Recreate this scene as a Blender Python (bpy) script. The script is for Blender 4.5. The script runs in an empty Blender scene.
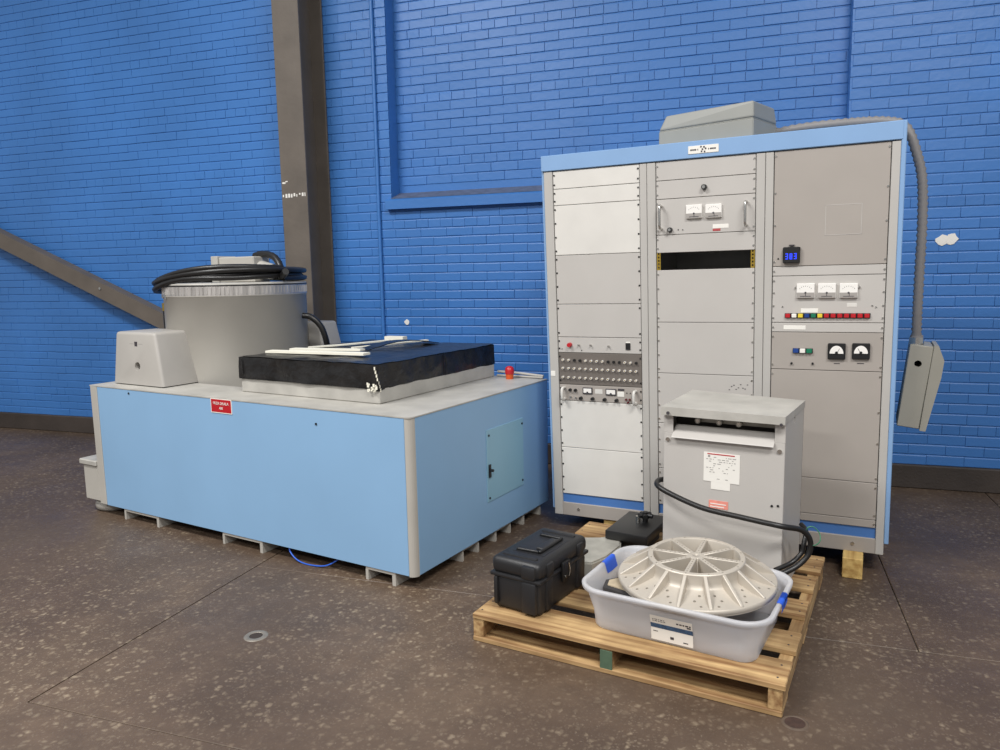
import bpy, math, random
import numpy as np
from mathutils import Vector, Matrix, noise
random.seed(7)
sc = bpy.context.scene
COL = sc.collection

# ------------------------------------------------------------------ camera
F, YAW, PITCH, ROLL, CH = 749.38, -0.33, 0.1349, -0.0183, 1.4281
def cam_axes():
    cy, sy, cp, sp = math.cos(YAW), math.sin(YAW), math.cos(PITCH), math.sin(PITCH)
    f = np.array([sy*cp, cy*cp, -sp]); r = np.array([cy, -sy, 0.]); u = np.cross(r, f)
    c, s = math.cos(ROLL), math.sin(ROLL)
    return np.array([c*r+s*u, -s*r+c*u, f])
CM = cam_axes(); CC = np.array([0., 0., CH])
cd = bpy.data.cameras.new('camera'); cam = bpy.data.objects.new('camera', cd); COL.objects.link(cam)
cd.sensor_width = 36; cd.lens = F/1000*36; cd.clip_end = 100
mw = Matrix.Identity(4)
for i in range(3):
    mw[i][0] = CM[0][i]; mw[i][1] = CM[1][i]; mw[i][2] = -CM[2][i]; mw[i][3] = CC[i]
cam.matrix_world = mw
sc.camera = cam

# ------------------------------------------------------------------ light of the hall
sc.view_settings.view_transform = 'Standard'; sc.view_settings.look = 'None'
sc.view_settings.gamma = 1; sc.view_settings.use_curve_mapping = False
sc.view_settings.exposure = 0.0
w = bpy.data.worlds.new('hall'); sc.world = w; w.use_nodes = True
w.node_tree.nodes['Background'].inputs[0].default_value = (0.95, 0.97, 1.0, 1)
w.node_tree.nodes['Background'].inputs[1].default_value = 0.38
def lamp(x, y, z, e, size, col=(1, .985, .965)):
    l = bpy.data.lights.new('high_bay_lamp_offscreen', 'AREA'); l.shape = 'RECTANGLE'; l.size = size[0]; l.size_y = size[1]
    l.energy = e; l.color = col
    o = bpy.data.objects.new('high_bay_lamp_offscreen', l); COL.objects.link(o); o.location = (x, y, z); return o
lamp(-4.1, 0.3, 6.0, 400, (2.4, .8))
lamp(-4.1, -4.0, 6.0, 320, (2.4, .8))
lamp(1.8, -0.3, 6.0, 330, (2.4, .8))
lamp(1.8, -4.2, 6.0, 275, (2.4, .8))

# ------------------------------------------------------------------ materials
MATS = {}
def lin(c): return tuple(((x/255)/12.92 if x/255 <= .04045 else ((x/255+.055)/1.055)**2.4) for x in c)
def mat(name, rgb, rough=.5, metal=0., var=.06, vscale=6., bump=0., bscale=60., spec=.5, emit=None, alpha=None, stretch=None):
    if name in MATS: return MATS[name]
    m = bpy.data.materials.new(name); m.use_nodes = True; nt = m.node_tree; N = nt.nodes; L = nt.links
    b = N['Principled BSDF']; c = lin(rgb)
    b.inputs['Roughness'].default_value = rough; b.inputs['Metallic'].default_value = metal
    b.inputs['Specular IOR Level'].default_value = spec
    tc = N.new('ShaderNodeTexCoord'); mp = N.new('ShaderNodeMapping'); L.new(tc.outputs['Object'], mp.inputs[0])
    if stretch: mp.inputs['Scale'].default_value = stretch
    n = N.new('ShaderNodeTexNoise'); n.inputs['Scale'].default_value = vscale; n.inputs['Detail'].default_value = 4
    L.new(mp.outputs[0], n.inputs['Vector'])
    r = N.new('ShaderNodeValToRGB'); L.new(n.outputs['Fac'], r.inputs[0])
    r.color_ramp.elements[0].position = .3; r.color_ramp.elements[1].position = .7
    r.color_ramp.elements[0].color = tuple(x*(1-var) for x in c)+(1,)
    r.color_ramp.elements[1].color = tuple(min(1, x*(1+var)) for x in c)+(1,)
    L.new(r.outputs[0], b.inputs['Base Color'])
    if bump:
        n2 = N.new('ShaderNodeTexNoise'); n2.inputs['Scale'].default_value = bscale; n2.inputs['Detail'].default_value = 3
        L.new(mp.outputs[0], n2.inputs['Vector'])
        bp = N.new('ShaderNodeBump'); bp.inputs['Strength'].default_value = bump; bp.inputs['Distance'].default_value = .01
        L.new(n2.outputs['Fac'], bp.inputs['Height']); L.new(bp.outputs[0], b.inputs['Normal'])
    if emit:
        b.inputs['Emission Color'].default_value = lin(emit)+(1,); b.inputs['Emission Strength'].default_value = 1.2
    MATS[name] = m; return m

def mat_wall():
    m = mat('blue_wall_paint', (60, 116, 184), .42, var=.12, vscale=1.1, bump=.14, bscale=30, spec=.5)
    return m
def mat_floor():
    m = bpy.data.materials.new('worn_concrete'); m.use_nodes = True; nt = m.node_tree; N = nt.nodes; L = nt.links
    b = N['Principled BSDF']
    tc = N.new('ShaderNodeTexCoord')
    def ramp(fac, stops):
        r = N.new('ShaderNodeValToRGB'); L.new(fac, r.inputs[0]); e = r.color_ramp.elements
        e[0].position, e[0].color = stops[0][0], stops[0][1]+(1,)
        e[1].position, e[1].color = stops[-1][0], stops[-1][1]+(1,)
        for p, c in stops[1:-1]:
            q = e.new(p); q.color = c+(1,)
        return r.outputs[0]
    def nz(scale, det=5, rough=.6):
        n = N.new('ShaderNodeTexNoise'); n.inputs['Scale'].default_value = scale; n.inputs['Detail'].default_value = det
        n.inputs['Roughness'].default_value = rough; L.new(tc.outputs['Object'], n.inputs['Vector']); return n.outputs['Fac']
    base = ramp(nz(1.1, 7), [(.28, lin((60, 47, 38))), (.5, lin((86, 70, 57))), (.72, lin((112, 93, 75)))])
    # aggregate stones showing through the worn top
    ds = N.new('ShaderNodeVectorMath'); ds.operation = 'ADD'
    nv = N.new('ShaderNodeTexNoise'); nv.inputs['Scale'].default_value = 30; L.new(tc.outputs['Object'], nv.inputs['Vector'])
    sv = N.new('ShaderNodeVectorMath'); sv.operation = 'SCALE'; sv.inputs['Scale'].default_value = .035
    L.new(nv.outputs['Color'], sv.inputs[0]); L.new(tc.outputs['Object'], ds.inputs[0]); L.new(sv.outputs[0], ds.inputs[1])
    def stones(scale, lo, hi):
        v = N.new('ShaderNodeTexVoronoi'); v.inputs['Scale'].default_value = scale; L.new(ds.outputs[0], v.inputs['Vector'])
        d = ramp(v.outputs['Distance'], [(lo, (1, 1, 1)), (hi, (0, 0, 0))])
        sx = N.new('ShaderNodeSeparateColor'); L.new(v.outputs['Color'], sx.inputs[0])
        k = ramp(sx.outputs[0], [(.45, (0, 0, 0)), (.9, (1, 1, 1))])
        mu = N.new('ShaderNodeMath'); mu.operation = 'MULTIPLY'; L.new(d, mu.inputs[0]); L.new(k, mu.inputs[1]); return mu.outputs[0]
    s1 = stones(38, .05, .5); s2 = stones(85, .05, .5)
    wear = ramp(nz(.9, 4), [(.38, (.25,)*3), (.58, (1,)*3)])
    def mul(a, b_):
        mu = N.new('ShaderNodeMath'); mu.operation = 'MULTIPLY'; L.new(a, mu.inputs[0])
        if isinstance(b_, float): mu.inputs[1].default_value = b_
        else: L.new(b_, mu.inputs[1])
        return mu.outputs[0]
    def mix(fac, a, bcol):
        x = N.new('ShaderNodeMix'); x.data_type = 'RGBA'; L.new(fac, x.inputs['Factor']); L.new(a, x.inputs['A'])
        if isinstance(bcol, tuple): x.inputs['B'].default_value = bcol+(1,)
        else: L.new(bcol, x.inputs['B'])
        return x.outputs['Result']
    c = mix(mul(mul(s1, wear), .95), base, lin((162, 146, 123)))
    c = mix(mul(mul(s2, wear), .7), c, lin((150, 136, 117)))
    stain = ramp(nz(.55, 6, .65), [(.52, (0, 0, 0)), (.66, (1, 1, 1))])
    c = mix(mul(stain, .6), c, lin((54, 46, 42)))
    spk = ramp(nz(95, 2), [(.69, (0, 0, 0)), (.76, (1, 1, 1))])
    c = mix(mul(spk, .55), c, lin((170, 160, 145)))
    grime = ramp(nz(9, 8, .72), [(.36, (0, 0, 0)), (.62, (1, 1, 1))])
    c = mix(mul(grime, .5), c, lin((70, 56, 45)))
    L.new(c, b.inputs['Base Color'])
    L.new(ramp(nz(1.7, 5), [(.35, (.42,)*3), (.65, (.66,)*3)]), b.inputs['Roughness'])
    bp = N.new('ShaderNodeBump'); bp.inputs['Strength'].default_value = .25; bp.inputs['Distance'].default_value = .006
    L.new(nz(22, 6), bp.inputs['Height']); L.new(bp.outputs[0], b.inputs['Normal'])
    return m
def mat_wood(name, light, dark, axis):
    m = bpy.data.materials.new(name); m.use_nodes = True; nt = m.node_tree; N = nt.nodes; L = nt.links
    b = N['Principled BSDF']; b.inputs['Roughness'].default_value = .75
    tc = N.new('ShaderNodeTexCoord'); oi = N.new('ShaderNodeObjectInfo')
    ad = N.new('ShaderNodeVectorMath'); ad.operation = 'ADD'
    sc_ = N.new('ShaderNodeVectorMath'); sc_.operation = 'SCALE'; L.new(oi.outputs['Location'], sc_.inputs[0]); sc_.inputs['Scale'].default_value = 3.7
    L.new(tc.outputs['Object'], ad.inputs[0]); L.new(sc_.outputs[0], ad.inputs[1])
    mp = N.new('ShaderNodeMapping'); s = [38., 38., 38.]; s[axis] = 2.2; mp.inputs['Scale'].default_value = s
    L.new(ad.outputs[0], mp.inputs[0])
    n = N.new('ShaderNodeTexNoise'); n.inputs['Scale'].default_value = 1.; n.inputs['Detail'].default_value = 6; L.new(mp.outputs[0], n.inputs['Vector'])
    r = N.new('ShaderNodeValToRGB'); L.new(n.outputs['Fac'], r.inputs[0]); e = r.color_ramp.elements
    e[0].position = .33; e[0].color = lin(dark)+(1,); e[1].position = .66; e[1].color = lin(light)+(1,)
    n2 = N.new('ShaderNodeTexNoise'); n2.inputs['Scale'].default_value = 5; n2.inputs['Detail'].default_value = 5; L.new(ad.outputs[0], n2.inputs['Vector'])
    r2 = N.new('ShaderNodeValToRGB'); L.new(n2.outputs['Fac'], r2.inputs[0]); r2.color_ramp.elements[0].position = .35; r2.color_ramp.elements[1].position = .6
    r2.color_ramp.elements[0].color = (.55, .5, .45, 1)
    x = N.new('ShaderNodeMix'); x.data_type = 'RGBA'; x.blend_type = 'MULTIPLY'; x.inputs['Factor'].default_value = .8
    L.new(r.outputs[0], x.inputs['A']); L.new(r2.outputs[0], x.inputs['B']); L.new(x.outputs['Result'], b.inputs['Base Color'])
    bp = N.new('ShaderNodeBump'); bp.inputs['Strength'].default_value = .3; bp.inputs['Distance'].default_value = .004
    L.new(n.outputs['Fac'], bp.inputs['Height']); L.new(bp.outputs[0], b.inputs['Normal'])
    return m
def mat_clear():
    m = bpy.data.materials.new('milky_clear_plastic'); m.use_nodes = True; nt = m.node_tree; N = nt.nodes; L = nt.links
    b = N['Principled BSDF']; b.inputs['Base Color'].default_value = (.86, .86, .88, 1); b.inputs['Roughness'].default_value = .28
    tl = N.new('ShaderNodeBsdfTranslucent'); tl.inputs[0].default_value = (.86, .87, .90, 1)
    tr = N.new('ShaderNodeBsdfTransparent'); tr.inputs[0].default_value = (.95, .96, .98, 1)
    m1 = N.new('ShaderNodeMixShader'); m1.inputs[0].default_value = .3; L.new(b.outputs[0], m1.inputs[1]); L.new(tl.outputs[0], m1.inputs[2])
    m2 = N.new('ShaderNodeMixShader')
    tc = N.new('ShaderNodeTexCoord'); n = N.new('ShaderNodeTexNoise'); n.inputs['Scale'].default_value = 4; L.new(tc.outputs['Object'], n.inputs['Vector'])
    mr = N.new('ShaderNodeMapRange'); mr.inputs['To Min'].default_value = .32; mr.inputs['To Max'].default_value = .55; L.new(n.outputs['Fac'], mr.inputs[0])
    L.new(mr.outputs[0], m2.inputs[0]); L.new(m1.outputs[0], m2.inputs[1]); L.new(tr.outputs[0], m2.inputs[2])
    L.new(m2.outputs[0], N['Material Output'].inputs[0]); return m

WALL = mat_wall(); FLOOR = mat_floor(); CLEAR = mat_clear()
DUST = mat('dusty_sill', (84, 96, 122), .9, var=.2, vscale=20)
BASEB = mat('dark_kerb_paint', (62, 54, 49), .6, var=.25, vscale=3, bump=.2)
STEEL = mat('brown_grey_steel_paint', (98, 90, 82), .6, var=.12, vscale=5, bump=.15, bscale=25)
LBLUE = mat('light_blue_enamel', (132, 170, 205), .42, var=.035, vscale=2.)
TEAL = mat('pale_aqua_enamel', (134, 176, 198), .42, var=.03, vscale=3.)
GREY = mat('grey_enamel', (174, 170, 162), .45, var=.05, vscale=4.)
GREYW = mat('grey_enamel_worn', (170, 167, 160), .5, var=.14, vscale=7., bump=.08)
GREYD = mat('grey_primer', (156, 152, 145), .45, var=.05)
COVERG = mat('trunnion_grey', (162, 158, 152), .5, var=.04)
RGREY = mat('rack_grey', (176, 173, 168), .42, var=.03, vscale=3.)
RPAN = mat('rack_panel_grey', (182, 178, 173), .4, var=.03, vscale=4.)
RPAN2 = mat('rack_panel_brown_grey', (160, 153, 146), .42, var=.03, vscale=4.)
RWHITE = mat('rack_panel_pale', (208, 205, 199), .4, var=.04, vscale=6.)
RDARK = mat('patch_panel_dark', (104, 97, 91), .5, var=.05)
RBLUE = mat('rack_blue', (126, 160, 200), .4, var=.03)
KBLUE = mat('kick_blue', (70, 114, 176), .45, var=.03)
BLACK = mat('black_plastic', (22, 22, 23), .42, var=.1)
CASEB = mat('black_case_plastic', (30, 30, 32), .45, var=.08, bump=.10, bscale=220)
RUBBER = mat('black_rubber', (26, 25, 25), .38, var=.1)
SHEET = mat('black_plastic_sheet', (27, 26, 26), .30, var=.5, vscale=12, bump=.9, bscale=16)
WHITE = mat('white_card', (226, 223, 216), .6, var=.02)
CREAM = mat('cream_foam', (232, 228, 212), .7, var=.04)
METW = mat('meter_white', (232, 229, 224), .35, var=.01)
METG = mat('meter_grey', (158, 153, 148), .35, var=.02)
CHROME = mat('bright_metal', (205, 203, 198), .25, 1., var=.05)
ALU = mat('machined_aluminium', (184, 176, 164), .45, .25, var=.06, vscale=8.)
ALUD = mat('aluminium_bracket', (164, 161, 152), .5, .3, var=.16, vscale=14.)
ZINC = mat('galvanised_band', (196, 192, 188), .4, .6, var=.25, vscale=30, stretch=(1, 1, .15))
CONDUIT = mat('grey_conduit_plastic', (126, 123, 122), .5, var=.06)
JBOX = mat('junction_box_grey', (156, 152, 140), .45, var=.04)
TOPG = mat('olive_grey_enamel', (144, 145, 140), .45, var=.04)
RED = mat('red_plastic', (178, 26, 36), .35, var=.05)
ORANGE = mat('orange_lens', (205, 84, 30), .35, var=.05)
YEL = mat('yellow_lens', (222, 196, 60), .35, var=.05)
BLUEB = mat('blue_lens', (26, 62, 130), .35, var=.05)
GREENB = mat('green_lens', (20, 112, 82), .35, var=.05)
TAPE = mat('blue_tape', (38, 88, 200), .5, var=.06)
BRASS = mat('brass', (190, 160, 70), .35, .8, var=.1)
RUST = mat('rusty_socket', (58, 40, 32), .8, var=.3, vscale=40)
RINGM = mat('worn_ring_metal', (128, 122, 114), .5, .4, var=.15, vscale=30)
BLWIRE = mat('blue_wire', (40, 90, 190), .4)
GRWIRE = mat('green_wire', (60, 120, 90), .4)
GREENP = mat('green_paint', (74, 94, 74), .7, var=.2, vscale=20)
WOOD_U = mat_wood('pallet_wood_along', (196, 164, 116), (132, 97, 60), 0)
WOOD_V = mat_wood('pallet_wood_across', (196, 164, 116), (132, 97, 60), 1)
DIGIT = mat('blue_digits', (40, 60, 230), .4, emit=(40, 70, 255))
INK = mat('dark_ink', (60, 56, 60), .6)
PINK = mat('red_warning_label', (222, 140, 126), .6, var=.1, vscale=60)
FOAMB = mat('grey_black_foam', (52, 50, 50), .8, var=.1)
SAND = mat('worn_tan_face', (168, 154, 130), .8, var=.15, vscale=20)

# ------------------------------------------------------------------ mesh builder
class MB:
    def __init__(s): s.v = []; s.f = []; s.m = []; s.s = []; s.cm = 0
    def mat(s, i): s.cm = i; return s
    def add(s, vs, fs, smooth=False):
        o = len(s.v); s.v += [tuple(p) for p in vs]
        for f in fs:
            s.f.append(tuple(i+o for i in f)); s.m.append(s.cm); s.s.append(smooth)
        return s
    def box(s, x0, x1, y0, y1, z0, z1, c=0.):
        if x1 < x0: x0, x1 = x1, x0
        if y1 < y0: y0, y1 = y1, y0
        if z1 < z0: z0, z1 = z1, z0
        if c <= 0:
            return s.add([(x, y, z) for z in (z0, z1) for y in (y0, y1) for x in (x0, x1)],
                         [(0, 2, 3, 1), (4, 5, 7, 6), (0, 1, 5, 4), (2, 6, 7, 3), (0, 4, 6, 2), (1, 3, 7, 5)])
        c = min(c, (x1-x0)*.49, (y1-y0)*.49, (z1-z0)*.49)
        lo = (x0, y0, z0); hi = (x1, y1, z1); V = {}; vs = []
        for ix in (0, 1):
            for iy in (0, 1):
                for iz in (0, 1):
                    P = [(lo, hi)[i][k] for k, i in enumerate((ix, iy, iz))]
                    for ax in range(3):
                        q = [P[k] if k == ax else P[k]+(c if (ix, iy, iz)[k] == 0 else -c) for k in range(3)]
                        V[(ix, iy, iz, ax)] = len(vs); vs.append(q)
        fs = []
        for ax in range(3):
            a, b = [k for k in range(3) if k != ax]
            for sd in (0, 1):
                def key(i, j):
                    t = [0, 0, 0]; t[ax] = sd; t[a] = i; t[b] = j; return V[(t[0], t[1], t[2], ax)]
                q = [key(0, 0), key(1, 0), key(1, 1), key(0, 1)]
                fs.append(q)
            for i in (0, 1):
                for j in (0, 1):
                    def k2(e, fax):
                        t = [0, 0, 0]; t[ax] = e; t[a] = i; t[b] = j; return V[(t[0], t[1], t[2], fax)]
                    fs.append([k2(0, a), k2(1, a), k2(1, b), k2(0, b)])
        for ix in (0, 1):
            for iy in (0, 1):
                for iz in (0, 1):
                    fs.append([V[(ix, iy, iz, k)] for k in range(3)])
        cen = Vector(((x0+x1)/2, (y0+y1)/2, (z0+z1)/2)); out = []
        for f in fs:
            p = [Vector(vs[i]) for i in f]; n = (p[1]-p[0]).cross(p[2]-p[0])
            mid = sum(p, Vector())/len(p)
            out.append(tuple(f) if n.dot(mid-cen) > 0 else tuple(reversed(f)))
        return s.add(vs, out)
    def cyl(s, p0, p1, r0, r1=None, seg=12, caps=True):
        r1 = r0 if r1 is None else r1
        p0 = Vector(p0); p1 = Vector(p1); d = (p1-p0).normalized()
        a = d.orthogonal().normalized(); b = d.cross(a)
        vs = []
        for p, r in ((p0, r0), (p1, r1)):
            for i in range(seg):
                t = 2*math.pi*i/seg; vs.append(p+a*(r*math.cos(t))+b*(r*math.sin(t)))
        s.add(vs, [(i, (i+1) % seg, seg+(i+1) % seg, seg+i) for i in range(seg)], True)
        if caps:
            s.add(vs[:seg], [tuple(reversed(range(seg)))]); s.add(vs[seg:], [tuple(range(seg))])
        return s
    def lathe(s, prof, cx=0., cy=0., seg=48, smooth=True, close=False):
        vs = []
        for r, z in prof:
            for i in range(seg):
                t = 2*math.pi*i/seg; vs.append((cx+r*math.cos(t), cy+r*math.sin(t), z))
        fs = []
        for k in range(len(prof)-1):
            for i in range(seg):
                j = (i+1) % seg; fs.append((k*seg+i, k*seg+j, (k+1)*seg+j, (k+1)*seg+i))
        return s.add(vs, fs, smooth)
    def tube(s, pts, r, seg=10, caps=True, rib=0.):
        P = [Vector(p) for p in pts]; n = len(P); T = []
        for i in range(n): T.append((P[min(i+1, n-1)]-P[max(i-1, 0)]).normalized())
        a = T[0].orthogonal().normalized(); vs = []
        for i in range(n):
            a = (a-T[i]*a.dot(T[i])).normalized(); b = T[i].cross(a)
            rr = r+(rib if i % 2 else 0)
            for k in range(seg):
                t = 2*math.pi*k/seg; vs.append(P[i]+a*(rr*math.cos(t))+b*(rr*math.sin(t)))
        fs = [(i*seg+k, i*seg+(k+1) % seg, (i+1)*seg+(k+1) % seg, (i+1)*seg+k) for i in range(n-1) for k in range(seg)]
        s.add(vs, fs, True)
        if caps: s.add(vs[:seg], [tuple(reversed(range(seg)))]); s.add(vs[-seg:], [tuple(range(seg))])
        return s
    def prism(s, poly, fn, h0, h1):
        # poly: 2d points counter-clockwise, fn(a,b,h)->3d
        n = len(poly); vs = [fn(a, b, h0) for a, b in poly]+[fn(a, b, h1) for a, b in poly]
        fs = [tuple(reversed(range(n))), tuple(range(n, 2*n))]+[(i, (i+1) % n, n+(i+1) % n, n+i) for i in range(n)]
        return s.add(vs, fs)
    def hexa(s, P):
        # 8 points: bottom 0..3 ccw, top 4..7 ccw
        return s.add(P, [(3, 2, 1, 0), (4, 5, 6, 7), (0, 1, 5, 4), (1, 2, 6, 5), (2, 3, 7, 6), (3, 0, 4, 7)])
    def mesh(s, name, mats, xf=None):
        me = bpy.data.meshes.new(name); vs = [xf(p) for p in s.v] if xf else s.v
        me.from_pydata([tuple(p) for p in vs], [], s.f)
        for m in (mats if isinstance(mats, (list, tuple)) else [mats]): me.materials.append(m)
        me.polygons.foreach_set('material_index', s.m); me.polygons.foreach_set('use_smooth', s.s)
        me.update(); return me
    def build(s, name, mats, parent=None, xf=None, loc=None):
        o = bpy.data.objects.new(name, s.mesh(name, mats, xf)); COL.objects.link(o)
        if parent is not None: o.parent = parent
        if loc: o.location = loc
        return o
def fixn(o):
    import bmesh
    bm = bmesh.new(); bm.from_mesh(o.data); bmesh.ops.recalc_face_normals(bm, faces=bm.faces); bm.to_mesh(o.data); bm.free(); return o
def cut(o, cutter, xf=None):
    m_ = o.data.materials[0]; fixn(o); c = fixn(cutter.build('cutter', m_, o.parent, xf=xf)); c.location = o.location
    md = o.modifiers.new('cut', 'BOOLEAN'); md.operation = 'DIFFERENCE'; md.solver = 'EXACT'; md.object = c
    bpy.context.view_layer.update(); dg = bpy.context.evaluated_depsgraph_get()
    me = bpy.data.meshes.new_from_object(o.evaluated_get(dg)); o.modifiers.clear(); o.data = me; me.set_sharp_from_angle(angle=math.radians(36))
    bpy.data.objects.remove(c); return o
def weld(o):
    import bmesh
    bm = bmesh.new(); bm.from_mesh(o.data); bmesh.ops.remove_doubles(bm, verts=bm.verts, dist=1e-6); bmesh.ops.dissolve_degenerate(bm, edges=bm.edges, dist=1e-7); bm.to_mesh(o.data); bm.free(); return o
def rbox(name, x0, x1, y0, y1, z0, z1, r, seg, m, parent, taper=0., xf=None):
    import bmesh
    bm = bmesh.new(); bmesh.ops.create_cube(bm, size=1)
    for v in bm.verts:
        k = 1-taper*(v.co.z+.5) if taper >= 0 else 1+taper*(.5-v.co.z)
        v.co = Vector(((x0+x1)/2+v.co.x*(x1-x0)*k, (y0+y1)/2+v.co.y*(y1-y0)*k, (z0+z1)/2+v.co.z*(z1-z0)))
    bmesh.ops.bevel(bm, geom=list(bm.edges), offset=r, segments=seg, profile=.5, affect='EDGES')
    if xf:
        for v in bm.verts: v.co = Vector(xf(v.co))
    me = bpy.data.meshes.new(name); bm.to_mesh(me); bm.free(); me.materials.append(m)
    for p in me.polygons: p.use_smooth = True
    me.set_sharp_from_angle(angle=math.radians(40))
    o = bpy.data.objects.new(name, me); COL.objects.link(o); o.parent = parent; return o
def spl(pts, n=8):
    P = [Vector(p) for p in pts]; P = [P[0]*2-P[1]]+P+[P[-1]*2-P[-2]]; out = []
    for i in range(1, len(P)-2):
        for k in range(n):
            t = k/n; a, b, c, d = P[i-1:i+3]
            out.append(.5*((2*b)+(c-a)*t+(2*a-5*b+4*c-d)*t*t+(3*b-a-3*c+d)*t**3))
    out.append(P[-2]); return out
def tag(o, label, cat, group=None):
    o['label'] = label; o['category'] = cat
    if group: o['group'] = group
    return o
def thing(name, label, cat, fr, group=None):
    o = bpy.data.objects.new(name, None); COL.objects.link(o); o.empty_display_size = .1
    o.location = (fr.x, fr.y, fr.z); o.rotation_euler = (0, 0, fr.a)
    return tag(o, label, cat, group)
def textmesh(name, body, size, m, parent, loc, rot, ax='CENTER'):
    cu = bpy.data.curves.new(name, 'FONT'); cu.body = body; cu.size = size; cu.align_x = ax; cu.align_y = 'CENTER'; cu.extrude = .0004
    t = bpy.data.objects.new(name+'_curve', cu); COL.objects.link(t)
    dg = bpy.context.evaluated_depsgraph_get(); me = bpy.data.meshes.new_from_object(t.evaluated_get(dg))
    bpy.data.objects.remove(t); me.materials.clear(); me.materials.append(m)
    o = bpy.data.objects.new(name, me); COL.objects.link(o); o.parent = parent; o.location = loc; o.rotation_euler = rot; return o

# ------------------------------------------------------------------ pixel -> place (direction from the photo, depth from the plane it touches)
def ray(px, py): return CM.T @ np.array([(px-500)/F, (375-py)/F, 1.])
def project(P):
    q = CM @ (np.asarray(P, float)-CC); return 500+F*q[0]/q[2], 375-F*q[1]/q[2], q[2]
class Frame:
    def __init__(s, x, y, a, z=0.): s.x, s.y, s.a, s.z = x, y, a, z
    def loc(s, P):
        dx, dy = P[0]-s.x, P[1]-s.y; c, q = math.cos(s.a), math.sin(s.a)
        return Vector((dx*c+dy*q, -dx*q+dy*c, P[2]-s.z))
    def world(s, u, v, z=0.):
        c, q = math.cos(s.a), math.sin(s.a); return Vector((s.x+u*c-v*q, s.y+u*q+v*c, s.z+z))
    def sub(s, u, v, da=0., z=0.):
        p = s.world(u, v, z); return Frame(p.x, p.y, s.a+da, p.z)
    def fz(s, px, py, z):
        r = ray(px, py); return s.loc(CC+r*((z+s.z-CC[2])/r[2]))
    def fv(s, px, py, v0):
        n = np.array([-math.sin(s.a), math.cos(s.a), 0]); P = np.array(s.world(0, v0)); r = ray(px, py)
        return s.loc(CC+r*(((P-CC)@n)/(r@n)))
    def fu(s, px, py, u0):
        n = np.array([math.cos(s.a), math.sin(s.a), 0]); P = np.array(s.world(u0, 0)); r = ray(px, py)
        return s.loc(CC+r*(((P-CC)@n)/(r@n)))
def homog(src, dst):
    A = []
    for (x, y), (u, v) in zip(src, dst):
        A.append([x, y, 1, 0, 0, 0, -u*x, -u*y, -u]); A.append([0, 0, 0, x, y, 1, -v*x, -v*y, -v])
    H = np.linalg.svd(np.array(A, float))[2][-1].reshape(3, 3)
    def f(px, py):
        q = H @ np.array([px, py, 1.]); return q[0]/q[2], q[1]/q[2]
    return f

# ================================================================== SETTING
D = 5.341                     # wall face
def struct(o): o['kind'] = 'structure'; return o
# ---- floor slabs
fl = MB().box(-11, 5, -7, D+.3, -.2, -.007)
floor = struct(fl.build('floor', mat('joint_dirt_hole_dark', (46, 38, 34), .9)))
g = .0022
for (x0, x1, y0, y1) in [(-2.33, 5, 1.74, 2.99), (-2.33, .61, 2.99, D+.2),
                         (.61, 1.40, 2.99, D+.2), (1.40, 5, 2.99, D+.2)]:
    MB().box(x0+g, x1-g, y0+g, y1-g, -.05, 0, .002).build('slab', FLOOR, floor)
fixn(MB().prism([(-11, -7), (5, -7), (5, 1.74-g), (-2.33-g, 1.74-g), (-2.33-g, D+.2), (-11, D+.2)], lambda a, b, h: (a, b, h), -.05, 0).build('slab', FLOOR, floor))
# ---- wall
RX0, RX1, RZ = -2.69, .52, 2.03; RD = .14
CH_, BLN = .068, .213
m = MB()
m.box(-11, RX0, D+.0055, D+.3, 0, 5.2); m.box(RX1, 5, D+.0055, D+.3, 0, 5.2); m.box(RX0, RX1, D+.0055, D+.3, 0, RZ-.03)
m.box(RX0, RX1, D+RD+.006, D+.3, RZ-.03, 5.2)
wall = struct(m.build('wall_back', WALL))
def brick_verts(L, H, e=.0008):
    d = .008; c = .003
    prof = [(d, 0), (c*.7, 0), (0, c), (0, H-.0075), (.0020, H-.0025), (d, H)]
    n = len(prof); vs = []
    for k_, (y, z) in enumerate(prof): vs += [(0 if y > 0 else e, y+(.0 if y > 0 else .0), z), (L if y > 0 else L-e, y, z)]
    fs = [(2*i, 2*i+1, 2*i+3, 2*i+2) for i in range(n-1)]
    fs += [tuple(2*i for i in reversed(range(n))), tuple(2*i+1 for i in range(n))]
    return vs, fs
bricks = []
def course(x0, x1, z, y, k):
    gp = .003 if y > D+.01 else .0014
    L = .098 if k % 7 == 3 else BLN-gp
    step = L+gp; off = (0, .5)[k % 2]*step
    x = math.floor((x0-off)/step)*step+off
    while x < x1:
        a, b = max(x, x0), min(x+L, x1)
        if b-a > .03: bricks.append((a, b-a, z, y))
        x += step
k = 0; z = .153
while z < 5.1:
    for (a, b) in ([(-11, 5)] if z+CH_ < RZ-.07 else [(-11, RX0), (RX1, 5)]):
        course(a, b, z, D, k)
    if z > RZ+.03: course(RX0, RX1, z, D+RD, k)
    z += CH_; k += 1
def hidden(px, py):
    return (538 < px < 912 and py > 118) or (272 < px < 332) or (88 < px < 560 and py > 345) or (150 < px < 345 and py > 250) or (655 < px < 780 and py > 98)
cand = []
for i, (x, L, z, y) in enumerate(bricks):
    px, py, dp = project((x+L/2, y, z+CH_/2))
    if 12 < px < 988 and 6 < py < 744 and not hidden(px, py):
        q0 = project((x, y, z)); q1 = project((x+L, y, z)); q2 = project((x, y, z+CH_))
        cand.append((abs(q1[0]-q0[0])*abs(q2[1]-q0[1]), i))
cand.sort(reverse=True); single = set(i for _, i in cand[:300])
rest = MB(); BM = {}
rb = random.Random(3)
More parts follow.
